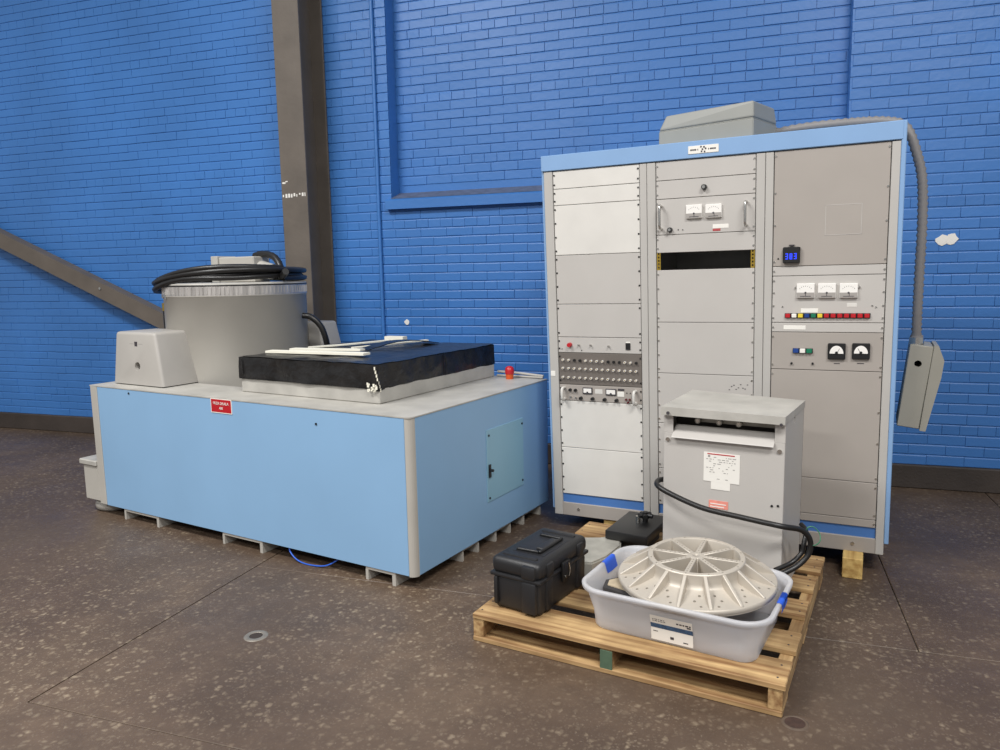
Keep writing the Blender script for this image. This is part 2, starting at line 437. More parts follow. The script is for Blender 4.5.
for i, (x, L, z, y) in enumerate(bricks):
    H = CH_-rb.choice((.0022, .0034, .0048)); jy = rb.gauss(0, .0007); jz = rb.uniform(-.001, .001)
    if i in single:
        key = (round(L, 3), round(H, 4))
        if key not in BM:
            vs, fs = brick_verts(L, H); mm = MB(); mm.add(vs, fs); BM[key] = mm.mesh('brick', WALL)
        o = bpy.data.objects.new('brick', BM[key]); COL.objects.link(o); o.parent = wall; o.location = (x, y+jy, z+jz)
        o.rotation_euler = (rb.uniform(-.02, .02), 0, rb.uniform(-.006, .006))
    else:
        vs, fs = brick_verts(L, H); t = rb.uniform(-.02, .02)
        rest.add([(p[0]+x, p[1]+y+jy+t*p[2], p[2]+z+jz) for p in vs], fs)
o = rest.build('brickwork', WALL, wall); o['kind'] = 'stuff'
# sloping sill under the bricked-up opening
sl = MB(); sl.prism([(D-.05, 1.93), (D+RD+.02, 1.93), (D+RD+.02, 2.075), (D-.035, 2.006), (D-.05, 1.996)], lambda a, b, h: (h, a, b), RX0-.03, RX1+.05)
t1 = struct(fixn(sl.build('trim_1', WALL)))
s2 = MB(); s2.add([(RX0+.005, D-.03, 2.0095), (RX1, D-.03, 2.0095), (RX1, D+RD, 2.068), (RX0+.005, D+RD, 2.068)], [(0, 1, 2, 3)])
s2.build('dust_layer', DUST, t1)
# kerb along the wall foot
struct(MB().box(-11, 5, D-.03, D+.1, 0, .153, .006).build('baseboard_back', BASEB))
# pale chips in the paint
def chip(px, py, r, sq=1., seed=0):
    P = ray(px, py); t = (D-.004)/P[1]; c = CC+P*t; rr = random.Random(seed); mm = MB(); n = 11
    pts = [(c[0]+r*math.cos(6.283*i/n)*rr.uniform(.78, 1.1), c[2]+r*sq*math.sin(6.283*i/n)*rr.uniform(.78, 1.1)) for i in range(n)]
    mm.prism(pts, lambda a, b, h: (a, h, b), D+.001, D-.003-.0006*seed); fixn(mm.build('paint_chip', WHITE, wall))
chip(943, 240, .042, .8, 1); chip(952, 239, .034, 1.1, 2); chip(407, 322, .022, 1., 3); chip(888, 350, .03, 1., 4)
# ---- steel column and brace, thin painted pipe
cx0, cx1, cf, cb = -3.444, -3.219, 5.0, D-.005
m = MB(); t = .018
m.box(cx0, cx1, cf, cf+t, 0, 5.2, .003); m.box(cx0, cx1, cb-t, cb, 0, 5.2, .003); m.box((cx0+cx1)/2-.007, (cx0+cx1)/2+.007, cf+t-.001, cb-t+.001, 0, 5.2)
fr = Frame((cx0+cx1)/2, 5.17, 0)
colm = tag(m.build('steel_column', STEEL), 'brown-grey steel H-section column standing against the blue brick wall', 'column')
rr = random.Random(9); m = MB()
for i in range(9):
    x = cx0+.01+i*.024; m.box(x, x+rr.uniform(.006, .018), cf-.001, cf+.001, 2.035+rr.uniform(-.01, .01), 2.05+rr.uniform(-.003, .012))
m.box(cx0+.012, cx0+.04, cf-.001, cf+.001, 2.13, 2.142); m.box(cx0+.04, cx0+.06, cf-.001, cf+.001, 2.142, 2.15)
m.build('bare_scrape', WHITE, colm)
bx0, bz0, bx1, bz1 = -6.85*.972, 1.428+(1.83-1.428)*.972, -5.04*.972, 1.428+(1.08-1.428)*.972
sl_ = (bz1-bz0)/(bx1-bx0); d_ = Vector((1, 0, sl_)).normalized(); n_ = Vector((-d_.z, 0, d_.x))
A = Vector((-9.5, 5.19, bz0+sl_*(-9.5-bx0))); B = Vector((cx0-.0, 5.19, bz0+sl_*(cx0-bx0)))
m = MB(); hw = .068
def bar(w0, w1, y0, y1):
    P = []
    for e in (A, B):
        P += [e+n_*w0+Vector((0, y0, 0)), e+n_*w1+Vector((0, y0, 0)), e+n_*w1+Vector((0, y1, 0)), e+n_*w0+Vector((0, y1, 0))]
    m.hexa(P)
bar(-hw, hw, -.006, .006); bar(hw-.012, hw, .006, .10)
br = tag(fixn(m.build('steel_brace', STEEL)), 'sloping brown-grey angle-iron brace running down the blue wall to the column', 'brace')
P = A+d_*((-5.5-A.x)/d_.x)+Vector((0, -.008, .02)); MB().cyl(P, P+Vector((0, -.008, 0)), .012, seg=10).build('bolt', CHROME, br)
px_ = -2.795
m = MB().cyl((px_, D-.014, .16), (px_, D-.014, 5.2), .014, seg=12)
tag(m.build('wall_pipe', WALL), 'thin upright pipe painted the same blue as the brick wall', 'pipe')

# ---- floor fittings
def ring(px, py, ro, ri, mo, mi, lab):
    r = ray(px, py); c = CC+r*(-CC[2]/r[2]); f_ = Frame(c[0], c[1], 0)
    t = thing('floor_socket', lab, 'floor fitting', f_)
    MB().lathe([(ro, 0), (ro-.004, .003), (ri+.002, .003), (ri, .001)], seg=28).build('rim', mo, t)
    MB().lathe([(ri+.001, .0012), (.0001, .0012)], seg=28).build('disc', mi, t)
ring(256, 636, .048, .026, RINGM, mat('joint_dirt_hole_dark', (46, 38, 34), .9), 'round metal socket ring set in the floor before the blue machine')  # the ring's open hole is put in as a dark disc
ring(795, 723, .042, .031, mat('stained_rim', (84, 70, 58), .7, var=.2, vscale=30), RUST, 'round rusty brown plug set in the floor beside the pallet corner')

# ================================================================== SHAKER MACHINE
BX = Frame(-1.4284, 2.9374, -.2078); BL, BW, BZ0, BZ1 = 2.4183, 1.324, .07, .8057
mach = thing('vibration_test_machine', 'large light-blue machine enclosure with grey top plate and big grey drum', 'machine', BX)
m = MB()
m.box(-BL+.012, -.012, .012, BW-.012, BZ0, BZ1-.2); m.box(-1.33, -.012, .012, BW-.012, BZ1-.2, BZ1-.007)
m.build('inner_frame', GREYD, mach)
MB().box(-BL+.34, -.36, .34, BW-.34, .010, BZ0).build('underside_filler', GREYD, mach)  # unseen block added to keep the gap under the machine dark
lf = homog([(88.5, 383), (102.5, 502.5), (410, 419), (416, 578.6)], [(-BL, BZ1), (-BL, BZ0), (0, BZ1), (0, BZ0)])
rf = homog([(410, 419), (416, 578.6), (548, 379), (547, 498)], [(0, BZ1), (0, BZ0), (BW, BZ1), (BW, BZ0)])
u0 = lf(95.5, 386)[0]; u1 = -.036
MB().box(u0, u1, 0, .012, BZ0-.004, BZ1-.006, .002).build('front_panel', LBLUE, mach)
MB().box(-BL, u0-.004, -.002, .03, BZ0-.004, BZ1-.004, .004).build('end_trim', GREY, mach)
MB().box(-.012, 0, .036, BW-.004, BZ0-.004, BZ1-.006, .002).build('side_panel', LBLUE, mach)
MB().box(-BL, -BL+.012, .03, BW, BZ0-.004, BZ1-.006, .002).build('end_panel', GREY, mach)
MB().box(-BL, 0, BW-.012, BW, BZ0-.004, BZ1-.006, .002).build('back_panel', LBLUE, mach)
m = MB(); R_ = .034   # rounded corner trim
arc = [(-R_+R_*math.sin(t), R_-R_*math.cos(t)) for t in [i*math.pi/2/6 for i in range(7)]]
poly = arc+[(-.012, R_), (-R_, .012)]
m.prism(poly, lambda a, b, h: (a, b, h), BZ0-.006, BZ1-.004)
o = fixn(m.build('corner_trim', GREY, mach))
# top plate with rounded front corner
arc2 = [(-.03+.03*math.sin(t), .03-.03*math.cos(t)) for t in [i*math.pi/2/6 for i in range(7)]]
HU0, HU1, HV0, HV1 = -2.402, -1.335, .325, 1.30
m = MB(); m.prism([(HU1, -.002)]+[(a+.002, b-.002) for a, b in arc2]+[(.002, BW), (HU1, BW)], lambda a, b, h: (a, b, h), BZ1-.006, BZ1)
m.box(-BL-.002, HU1, -.002, HV0, BZ1-.006, BZ1); m.box(-BL-.002, HU1, HV1, BW, BZ1-.006, BZ1); m.box(-BL-.002, HU0, HV0, HV1, BZ1-.006, BZ1)
o = fixn(m.build('top_plate', GREYW, mach))
# access door on the end panel
(v0, zt0), (v1, zt1), (v2, zb2), (v3, zb3) = rf(487, 432), rf(523, 417), rf(487.5, 502), rf(523, 484.5)
va, vb, za, zb = (v0+v2)/2, (v1+v3)/2, (zb2+zb3)/2, (zt0+zt1)/2
door = MB().box(-.002, .004, va, vb, za, zb, .001).build('access_door', TEAL, mach)
for (y, z) in ((va+.02, zb-.03), (vb-.015, zb-.03), (va+.02, za+.02), (vb-.015, za+.03)): MB().cyl((.003, y, z), (.008, y, z), .006, seg=8).build('screw', BLACK, door)
m = MB().box(.003, .012, va+.012, va+.03, za+.13, za+.2, .002); m.cyl((.01, va+.02, za+.17), (.03, va+.02, za+.17), .008, seg=8)
m.build('latch', BLACK, door)
# red sign on long panel
a = lf(211, 398); b_ = lf(232, 413.5)
sg = MB().box(a[0], b_[0], -.0035, 0, b_[1], a[1], .001).build('warning_plate', RED, mach)
sw, sh = b_[0]-a[0], a[1]-b_[1]; sxc, szc = (a[0]+b_[0])/2, (a[1]+b_[1])/2
m = MB(); e_ = .004
for q in ((a[0]-e_, b_[0]+e_, a[1], a[1]+e_), (a[0]-e_, b_[0]+e_, b_[1]-e_, b_[1]), (a[0]-e_, a[0], b_[1], a[1]), (b_[0], b_[0]+e_, b_[1], a[1])):
    m.box(q[0], q[1], -.003, 0, q[2], q[3])
m.build('plate_border', WHITE, sg)
textmesh('lettering', 'FRZA DRALA', sh*.30, WHITE, sg, (sxc, -.0045, szc+sh*.19), (math.pi/2, 0, 0))
textmesh('lettering', '480', sh*.28, WHITE, sg, (sxc, -.0045, szc-sh*.18), (math.pi/2, 0, 0))
for (x, y) in ((316.5, 424.5), (128, 392)):
    q = lf(x, y); MB().cyl((q[0], .001, q[1]), (q[0], -.004, q[1]), .006, seg=8).build('screw', BLACK, mach)
# feet: channel brackets
def foot(u0, u1, v0, v1, flip=False):
    m = MB(); t = .008; h = BZ0-.002; fl_ = .02
    if not flip:
        m.box(u0, u1, v0, v1, h-.018, h, .002); m.box(u0, u0+.016, v0, v1, 0, h-.017); m.hexa([Vector(p) for p in ((u1-.02, v0, 0), (u1+fl_-.02, v0, 0), (u1+fl_-.02, v1, 0), (u1-.02, v1, 0), (u1-.02, v0, h-.017), (u1, v0, h-.017), (u1, v1, h-.017), (u1-.02, v1, h-.017))])
    else:
        m.box(u0, u1, v0, v1, h-.018, h, .002); m.box(u0, u1, v0, v0+.016, 0, h-.017); m.box(u0, u1, v1-.016, v1, 0, h-.017)
    fixn(m.build('foot', GREY, mach))
for a, b_ in ((-2.19, -1.86), (-1.31, -1.0), (-.30, -.12)): foot(a, b_, .006, .32)
for a, b_ in ((.40, .56), (.72, .89), (1.03, 1.25)): foot(-.33, -.014, a, b_, True)
for a in (-2.3, -.5): foot(a, a+.3, BW-.3, BW-.05)
# small side box, air mount under it
m = MB().box(-BL-.15, -BL, 0, .30, BZ0+.01, .30, .004); sb = m.build('side_box', GREY, mach)
MB().box(-BL-.175, -BL, -.012, .32, .30, .335, .006).build('lid', GREYW, sb)
MB().lathe([(.0001, 0), (.10, 0), (.118, .012), (.122, .035), (.115, .06), (.10, .075), (.0001, .08)], -BL-.06, .14, 32).build('air_mount', GREYD, mach)
# blue wire loop under the long panel
pts = [(-.82, .02, .075), (-.80, .01, .04), (-.74, 0, .012), (-.66, 0, .004), (-.56, .01, .015), (-.5, .04, .05), (-.47, .06, .08)]
MB().tube(spl(pts, 6), .004, 6).build('hanging_wire', BLWIRE, mach)
# ---- raised table base and drum
TU0, TU1, TV0, TV1, TZ = -1.325, -.345, .21, 1.295, .885
m = MB().box(TU0, TU1, TV0, TV1, BZ1-.001, TZ, .006)
m.build('table_base', GREYW, mach)
DU, DV, DR = -1.972, .762, .4385
m = MB().lathe([(DR, BZ1-.199), (DR, 1.318), (DR+.004, 1.32), (DR+.004, 1.326)], DU, DV, 72)
drum = m.build('drum', GREY, mach)
m = MB().lathe([(DR+.003, 1.326), (DR+.003, 1.382)], DU, DV, 72)
for i in range(110):                       # fine corrugation of the band
    t = 2*math.pi*i/110; c, s = math.cos(t), math.sin(t)
    P = [(DU+(DR+.002)*math.cos(t+e), DV+(DR+.002)*math.sin(t+e), z) for z in (1.333, 1.378) for e in (-.009, .009)]
    Q = [(DU+(DR+.0065)*math.cos(t+e), DV+(DR+.0065)*math.sin(t+e), z) for z in (1.335, 1.376) for e in (-.006, .006)]
    m.add(P+Q, [(4, 5, 7, 6), (0, 1, 5, 4), (1, 3, 7, 5), (3, 2, 6, 7), (2, 0, 4, 6)])
m.build('corrugated_band', ZINC, drum)
MB().lathe([(DR+.004, 1.382), (DR+.007, 1.385), (DR+.007, 1.389), (DR, 1.390)], DU, DV, 72).build('gasket', RUBBER, drum)
MB().lathe([(DR+.004, 1.390), (DR+.004, 1.398), (DR-.01, 1.401), (.0001, 1.403)], DU, DV, 72).build('lid', GREYW, drum)
for t in (-2.3, -1.9):
    c, s = math.cos(t), math.sin(t); MB().cyl((DU+(DR+.004)*c, DV+(DR+.004)*s, 1.31), (DU+(DR+.004)*c, DV+(DR+.004)*s, 1.34), .008, seg=8).build('band_clip', CHROME, drum)
# trunnion covers (front and rear of the drum)
def cover(u0, u1, v0, v1, z0, z1, tl, tr, name):
    P = [Vector(p) for p in ((u0, v0, z0), (u1, v0, z0), (u1, v1, z0), (u0, v1, z0), (u0+tl, v0+.02, z1), (u1-tr, v0+.02, z1), (u1-tr, v1-.02, z1), (u0+tl, v1-.02, z1))]
    import bmesh
    m = MB().hexa(P); o = fixn(m.build(name, COVERG, mach)); bm = bmesh.new(); bm.from_mesh(o.data)
    bmesh.ops.bevel(bm, geom=[e for e in bm.edges if max(v.co.z for v in e.verts) > z0+.05], offset=.018, segments=3, profile=.5, affect='EDGES'); bm.to_mesh(o.data); bm.free()
    for p in o.data.polygons: p.use_smooth = True
    o.data.set_sharp_from_angle(angle=math.radians(35)); return o
q0 = BX.fz(117, 383, BZ1); q1 = BX.fz(162, 388.5, BZ1)
cv = cover(q0.x, q1.x, .10, .42, BZ1+.006, 1.122, .03, .075, 'trunnion_cover')
MB().box(q0.x+.03, q1.x-.02, .13, .32, BZ1-.001, BZ1+.007).build('spacer', GREYD, cv)
h = BX.fv(137.5, 366.5, .107); cut(weld(cv), MB().cyl((h.x, .05, h.z), (h.x, .32, h.z), .026, seg=24))
l = BX.fv(135, 344.5, .11); yl = .1165
m = MB()
for k_ in (-1, 1):
    m.box(l.x+k_*.022, l.x+k_*.062, yl-.001, yl+.01, l.z-.003, l.z+.003)
    m.box(l.x+k_*.012, l.x+k_*.07, yl-.002, yl+.01, l.z-.022, l.z-.019)
m.box(l.x-.013, l.x+.013, yl-.002, yl+.01, l.z-.012, l.z+.016); m.build('emblem', INK, cv)
cover(-1.84, -1.50, 1.06, 1.27, BZ1-.001, 1.13, .11, .07, 'trunnion_cover')
# indicator lamp on the top plate
q = BX.fz(513, 378, BZ1)
m = MB().cyl((q.x, q.y-.04, BZ1-.001), (q.x, q.y-.04, BZ1+.03), .022, .024, seg=20)
lb = m.build('lamp_base', ORANGE, mach)
MB().lathe([(.026, BZ1+.03), (.028, BZ1+.05), (.024, BZ1+.068), (.012, BZ1+.076), (.0001, BZ1+.077)], q.x, q.y-.04, 20).build('lamp_dome', RED, lb)
MB().tube(spl([(-.33, 1.31, BZ1+.03), (-.2, 1.315, BZ1+.026), (-.02, 1.315, BZ1+.016)], 5), .008, 8).build('edge_tube', GREYW, mach)
MB().tube(spl([(-.33, 1.30, BZ1+.008), (-.2, 1.305, BZ1+.008), (-.02, 1.305, BZ1+.008)], 5), .006, 8).build('edge_tube', GREY, mach)

# ---- plastic-wrapped slab on the table
SB = BX.sub((TU0+TU1)/2, (TV0+TV1)/2, 0, TZ)
slab_t = thing('wrapped_slab', 'black plastic-wrapped slab on the grey table of the blue machine', 'slab', SB)
hx, hy, hz = .489, .549, .118
m = MB(); NX, NY, NZ = 40, 40, 7
def wob(p, amp=.010):
    v = Vector(p); n = noise.noise_vector(v*7.)*amp+noise.noise_vector(v*19.)*amp*.4; return v+Vector((n.x, n.y, n.z*.5))
def gridf(fn, na, nb):
    vs = [wob(fn(i/na, j/nb)) for j in range(nb+1) for i in range(na+1)]
    m.add(vs, [(j*(na+1)+i, j*(na+1)+i+1, (j+1)*(na+1)+i+1, (j+1)*(na+1)+i) for j in range(nb) for i in range(na)], True)
r_ = .012
def skirt(t): return 0.0
gridf(lambda a, b: (-hx+2*hx*a, -hy, hz*b-.004-.012*(1-b)*max(0, a-.85)*6), NX, NZ)
gridf(lambda a, b: (hx, -hy+2*hy*a, hz*b-.004-.012*(1-b)*max(0, .15-a)*6), NY, NZ)
gridf(lambda a, b: (hx-2*hx*a, hy, hz*b-.004), NX, NZ)
gridf(lambda a, b: (-hx, hy-2*hy*a, hz*b-.004), NY, NZ)
gridf(lambda a, b: (-hx+2*hx*a, -hy+2*hy*b, hz), NX, NY)
gridf(lambda a, b: (-hx+2*hx*a, hy-2*hy*b, -.001 if False else .002), 2, 2)
sheet = m.build('plastic_sheet', SHEET, slab_t)
# pale tape bits at the torn corner and folds
m = MB(); rr = random.Random(4)
for i in range(14):
    x = hx-.005-rr.random()*.06; z_ = -.022+rr.random()*.045
    m.box(x, x+rr.uniform(.004, .014), -hy-.012, -hy-.009, z_, z_+rr.uniform(.006, .018))
for i in range(7):
    m.box(hx-.012+i*.002, hx-.008+i*.002+.003, -hy-.012+.004*i, -hy-.009+.004*i, .09-.018*i, .106-.018*i)
m.build('tape_scrap', CREAM, slab_t)
m = MB(); m.tube(spl([(hx+.008, .01, hz-.01), (hx+.009, .02, .06), (hx+.008, .015, .0)], 4), .003, 5); m.tube(spl([(-hx+.03, -hy-.009, hz-.01), (-hx+.035, -hy-.009, .02)], 4), .003, 5); m.build('fold_edge', SHEET, slab_t)
# loose strips lying on the slab
top = SB.z+hz
def strip(name, pts, wd, th, mt, lab, cat, grp=None):
    f_ = SB.sub(pts[0][0], pts[0][1], 0, hz+.004); m = MB(); P = [Vector((a-pts[0][0], b-pts[0][1], c)) for a, b, c in pts]; S_ = spl(P, 5); vs = []; fs = []
    for i, p in enumerate(S_):
        t = (S_[min(i+1, len(S_)-1)]-S_[max(i-1, 0)]); t.z = 0; t.normalize(); n = Vector((-t.y, t.x, 0))*wd/2
        vs += [p-n, p+n, p+n+Vector((0, 0, th)), p-n+Vector((0, 0, th))]
    for i in range(len(S_)-1):
        for k_ in range(4): fs.append((i*4+k_, i*4+(k_+1) % 4, i*4+4+(k_+1) % 4, i*4+4+k_))
    fs += [(0, 3, 2, 1), tuple(len(vs)-4+q for q in range(4))]
    m.add(vs, fs); o = fixn(m.build(name, mt)); o.location = (f_.x, f_.y, f_.z); o.rotation_euler = (0, 0, f_.a)
    return tag(o, lab, cat, grp)
strip('foam_strip', [(-.46, -.36, .0), (-.1, -.33, .003), (.22, -.31, .006)], .06, .012, CREAM, 'widest cream foam strip, along the slab edge facing the concrete floor', 'foam strip')
strip('foam_strip', [(-.44, -.2, 0), (-.2, -.19, .004), (.06, -.16, .008)], .05, .010, CREAM, 'shorter cream strip lying second from the slab edge', 'foam strip')
strip('foam_strip', [(-.42, -.09, 0), (-.3, .12, .003), (-.22, .42, .004)], .035, .008, CREAM, 'thin cream strip running back across the black slab', 'foam strip')
strip('foam_strip', [(-.14, -.02, 0), (-.06, .2, .004), (.02, .5, .006)], .03, .008, CREAM, 'thin cream strip beside the lifted black flap on the slab', 'foam strip')
strip('foam_strip', [(-.30, .49, 0), (-.22, .50, .0), (-.16, .505, 0)], .05, .028, CREAM, 'small white block on the rear edge of the black slab', 'foam block')
f_ = [(-.02, -.06, 0), (.03, .12, .03), (.06, .30, .026), (.10, .46, .0)]
strip('sheet_flap', f_, .10, .004, SHEET, 'lifted flap of black plastic sheet on the wrapped slab', 'plastic sheet')

# ---- cables on the drum
LID = 1.403
ldir = math.atan2(-(CM[0][1]*math.cos(BX.a)-CM[0][0]*math.sin(BX.a)), -(CM[0][0]*math.cos(BX.a)+CM[0][1]*math.sin(BX.a)))
DF = BX.sub(DU, DV, 0, LID)
def coil(loops, r, cr, seed, z0, label):
    rr = random.Random(seed); pts = []; n = 34*loops
    ph = rr.random()*6
    for i in range(n+1):
        t = 2*math.pi*i/34; lay = i/34
        R2 = r+.02*math.sin(lay*2.1+seed)+.012*math.sin(2*t+ph)
        z_ = z0+cr+lay*cr*1.1+.006*math.sin(3*t+lay)
        k_ = max(0, math.cos(t-ldir-.1))**3
        if k_ > 0: R2 = R2*(1-k_)+(.482+.01*math.sin(lay*3))*k_; z_ = z_-k_*.075
        c_ = -.012
        pts.append((R2*math.cos(t)+c_*math.cos(ldir)*0, R2*math.sin(t), z_))
    o = MB().tube(pts, cr, 8).build('power_cable', RUBBER); o.location = (DF.x, DF.y, DF.z); o.rotation_euler = (0, 0, DF.a)
    return tag(o, label, 'cable')
coil(4, .405, .0165, 1, .0, 'thick black cable coiled on the lid of the grey drum')
coil(4, .375, .012, 5, .012, 'thinner black cable looped over the coiled cable on the drum')
# connector box on the drum lid
cbx = DF.fv(211, 268, -.05); cbx2 = DF.fv(262, 268, -.05)
CF = DF.sub(cbx.x, -.05, 0.05, 0)
wdt = (cbx2.x-cbx.x)
t = thing('connector_box', 'small grey connector box standing among the cables on the drum lid', 'connector box', CF)
zb_ = .015
MB().box(0, wdt*.13, 0, .16, 0, .168, .004).build('end_plate', GREYW, t)
MB().box(wdt*.13, wdt*.78, .01, .15, 0, .16, .006).build('housing', GREY, t)
m = MB()
P0 = (wdt*.6, .03, .12); m.cyl((wdt*.62, .08, .09), (wdt*.98, .08, .06), .06, .05, seg=16); m.build('gland', GREYW, t)
m = MB()
for i in range(5):
    m.box(wdt*(.5+.07*i), wdt*(.53+.07*i), -.004, .012, .03+.012*(i % 3), .05+.012*(i % 3))
m.build('bolt', BLACK, t)
o = MB().tube(spl([(wdt*.62, .10, .165), (wdt*.8, .09, .175), (wdt*1.02, .07, .155), (wdt*1.16, .05, .10), (wdt*1.22, .03, .03), (wdt*1.4, -.02, .06)], 6), .021, 10, rib=.002).build('ribbed_hose', RUBBER)
o.location = (CF.x, CF.y, CF.z); o.rotation_euler = (0, 0, CF.a); tag(o, 'black ribbed hose arching over the connector box on the drum', 'hose')
# hose with brass fitting on the drum's flank, hose to the rear cover
lv = Vector((math.cos(ldir), math.sin(ldir)))
HF = BX.sub(DU+lv.x*(DR+.03), DV+lv.y*(DR+.03), 0, BZ1)
t = thing('drain_hose', 'short black hose with brass fitting running down the flank of the drum', 'hose', HF)
MB().tube(spl([(0, 0, 0), (.005, 0, .15), (0, 0, .33), (.0, 0, .42)], 5), .02, 10).build('hose', RUBBER, t)
MB().cyl((0, 0, .42), (0, 0, .47), .023, seg=6).build('fitting', BRASS, t)
MB().cyl((0, 0, .47), (.005, 0, .50), .012, seg=10).build('nozzle', CHROME, t)
a = BX.fv(311, 317, .95); b_ = BX.fv(327, 346, 1.03)
HF = BX.sub(-1.46, .93, 0, BZ1)
p0 = BX.fv(311, 317, .93); p1 = BX.fv(320, 325, .96); p2 = BX.fv(325, 336, .98); p3 = BX.fv(328, 350, 1.0); p4 = BX.fv(330, 362, 1.0)
pts = [p0+Vector((-.05, -.02, .01)), p0, p1, p2, p3, Vector((p4.x, p4.y, BZ1+.02))]
o = MB().tube(spl(pts, 6), .019, 10).build('drum_hose', RUBBER, None); o.location = (BX.x, BX.y, 0); o.rotation_euler = (0, 0, BX.a)
tag(o, 'black hose curving from the drum past the rear trunnion cover', 'hose')

# ================================================================== EQUIPMENT RACK
RK = Frame(-1.0627, 3.966, -.145); RW, RZ0, RZ1 = 1.68, .0899, 2.0454
RDp = .60
_rc = [(542.2, 156.4), (554.5, 513.3), (903.6, 120), (884, 555.4)]
_TL, _BLc, _TR, _BR = [RK.fv(x, y, 0) for x, y in _rc]
def shear(p):      # the old frame stands a little out of square
    s_ = p[0]/RW; t_ = (p[2]-RZ0)/(RZ1-RZ0)
    q = (_BLc*(1-s_)+_BR*s_)*(1-t_)+(_TL*(1-s_)+_TR*s_)*t_; return (q.x, p[1], q.z)
rk = homog([(542.2, 156.4), (554.5, 513.3), (903.6, 120), (884, 555.4)], [(0, RZ1), (0, RZ0), (RW, RZ1), (RW, RZ0)])
rack = thing('equipment_rack', 'tall three-bay grey equipment rack with light-blue header and meters', 'equipment rack', RK)
def rp(mb, name, mats, parent=rack): return mb.build(name, mats, parent, xf=shear)
# bay edges
bays = []
for pts in (((553.3, 190), (640, 190), (559.5, 420), (643, 420)), ((656, 190), (756, 190), (657.5, 380), (754.5, 380)), ((774, 170), (891.5, 170), (770.8, 380), (882, 380))):
    q = [rk(*p)[0] for p in pts]; bays.append(((q[0]+q[2])/2, (q[1]+q[3])/2))
div1 = (rk(647.4, 200)[0]+rk(650, 460)[0])/2; div2 = (rk(765.3, 200)[0]+rk(763, 380)[0])/2
zf = (rk(553, 172)[1]+rk(756, 154)[1]+rk(892, 142)[1])/3           # fascia underside
zb0 = (rk(562, 502.4)[1]+rk(874, 539)[1])/2                         # blue kick bottom
zb1 = (rk(562, 493.6)[1]+rk(874, 529)[1])/2                         # blue kick top
SK = .017
posts = [(SK*.0+.004, bays[0][0]), (bays[0][1], div1-.001), (div1+.001, bays[1][0]), (bays[1][1], div2-.001), (div2+.001, bays[2][0]), (bays[2][1], RW-.004)]
for a, b in posts: rp(MB().box(a, b, 0, .05, RZ0, zf, .002), 'upright', RGREY)
for a, b in ((.004, .04), (RW-.04, RW-.004)): rp(MB().box(a, b, RDp-.05, RDp, RZ0, RZ1-.02, .002), 'upright', RGREY)
rp(MB().box(-.008, RW+.004, -.006, .03, zf+.004, RZ1, .003), 'header', RBLUE)
rp(MB().box(0, RW, .03, RDp, RZ1-.02, RZ1-.004, .002), 'roof', RBLUE)
rp(MB().box(-.013, .003, .012, RDp, RZ0+.03, RZ1-.002, .002), 'side_panel', RBLUE)
rp(MB().box(RW-.004, RW+.016, -.004, RDp, RZ0+.055, RZ1, .003), 'side_panel', RBLUE)
rp(MB().box(0, RW, RDp-.01, RDp, RZ0+.02, RZ1-.02), 'back_panel', RGREY)
rp(MB().box(.004, RW-.004, .05, RDp-.01, RZ0, RZ0+.02), 'floor_pan', RGREY)
for d_ in ((div1), (div2)): rp(MB().box(d_-.004, d_+.004, .05, RDp-.01, RZ0+.02, RZ1-.02), 'bay_divider', RGREY)
for i, (a, b) in enumerate(bays):
    rp(MB().box(a, b, .012, .03, zb0, zb1), 'kick_strip', KBLUE)
    br_ = rp(MB().box(a, b, .002, .03, RZ0, zb0, .002), 'base_rail', RPAN2)
    for s_ in (.2, .8):
        x = a+(b-a)*s_; m = MB().cyl((x, .003, RZ0+.04), (x, -.003, RZ0+.04), .008, seg=10); rp(m, 'bolt', CHROME, br_)
SCREW = {}
def screws(panel, a, b, z0, z1, mt, inset=.009):
    key = mt.name
    if key not in SCREW: SCREW[key] = MB().cyl((0, .002, 0), (0, -.004, 0), .0055, .004, seg=8).mesh('screw', mt)
    h = z1-z0; zs = [z0+.022, z1-.022] if h > .05 else [z0+h/2]
    if h > .2: zs += [z0+h*.36, z0+h*.64]
    for z_ in zs:
        for x in (a+inset, b-inset):
            o = bpy.data.objects.new('screw', SCREW[key]); COL.objects.link(o); o.parent = panel; o.location = shear((x, .004, z_))
def panel(bay, zt, zb, mt, scr, name='blank_panel'):
    a, b = bays[bay]; e = .0022
    o = rp(MB().box(a+.003, b-.003, .004, .009, zb+e/2, zt-e/2, .0018), name, mt)
    screws(o, a, b, zb, zt, scr); return o
def zl(*pts): return sum(rk(*p)[1] for p in pts)/len(pts)
# bay 1
L1 = [zf+.002, zl((554, 189.4), (639, 184.4)), zl((554, 206), (640, 202)), zl((555, 256.6), (640, 255)), zl((556.5, 306.4), (641, 306)),
      zl((557.5, 339), (641, 340.5)), zl((558, 354.5), (641.5, 356.6)), zl((558, 385.8), (643, 390)), zl((559, 402), (643, 406.6)), zl((561, 448), (643.5, 455)), zb1]
mt1 = [RWHITE, RWHITE, RWHITE, RPAN, RPAN, RPAN, RDARK, RPAN2, RWHITE, RWHITE]
P1 = [panel(0, L1[i], L1[i+1], mt1[i], BLACK) for i in range(10)]
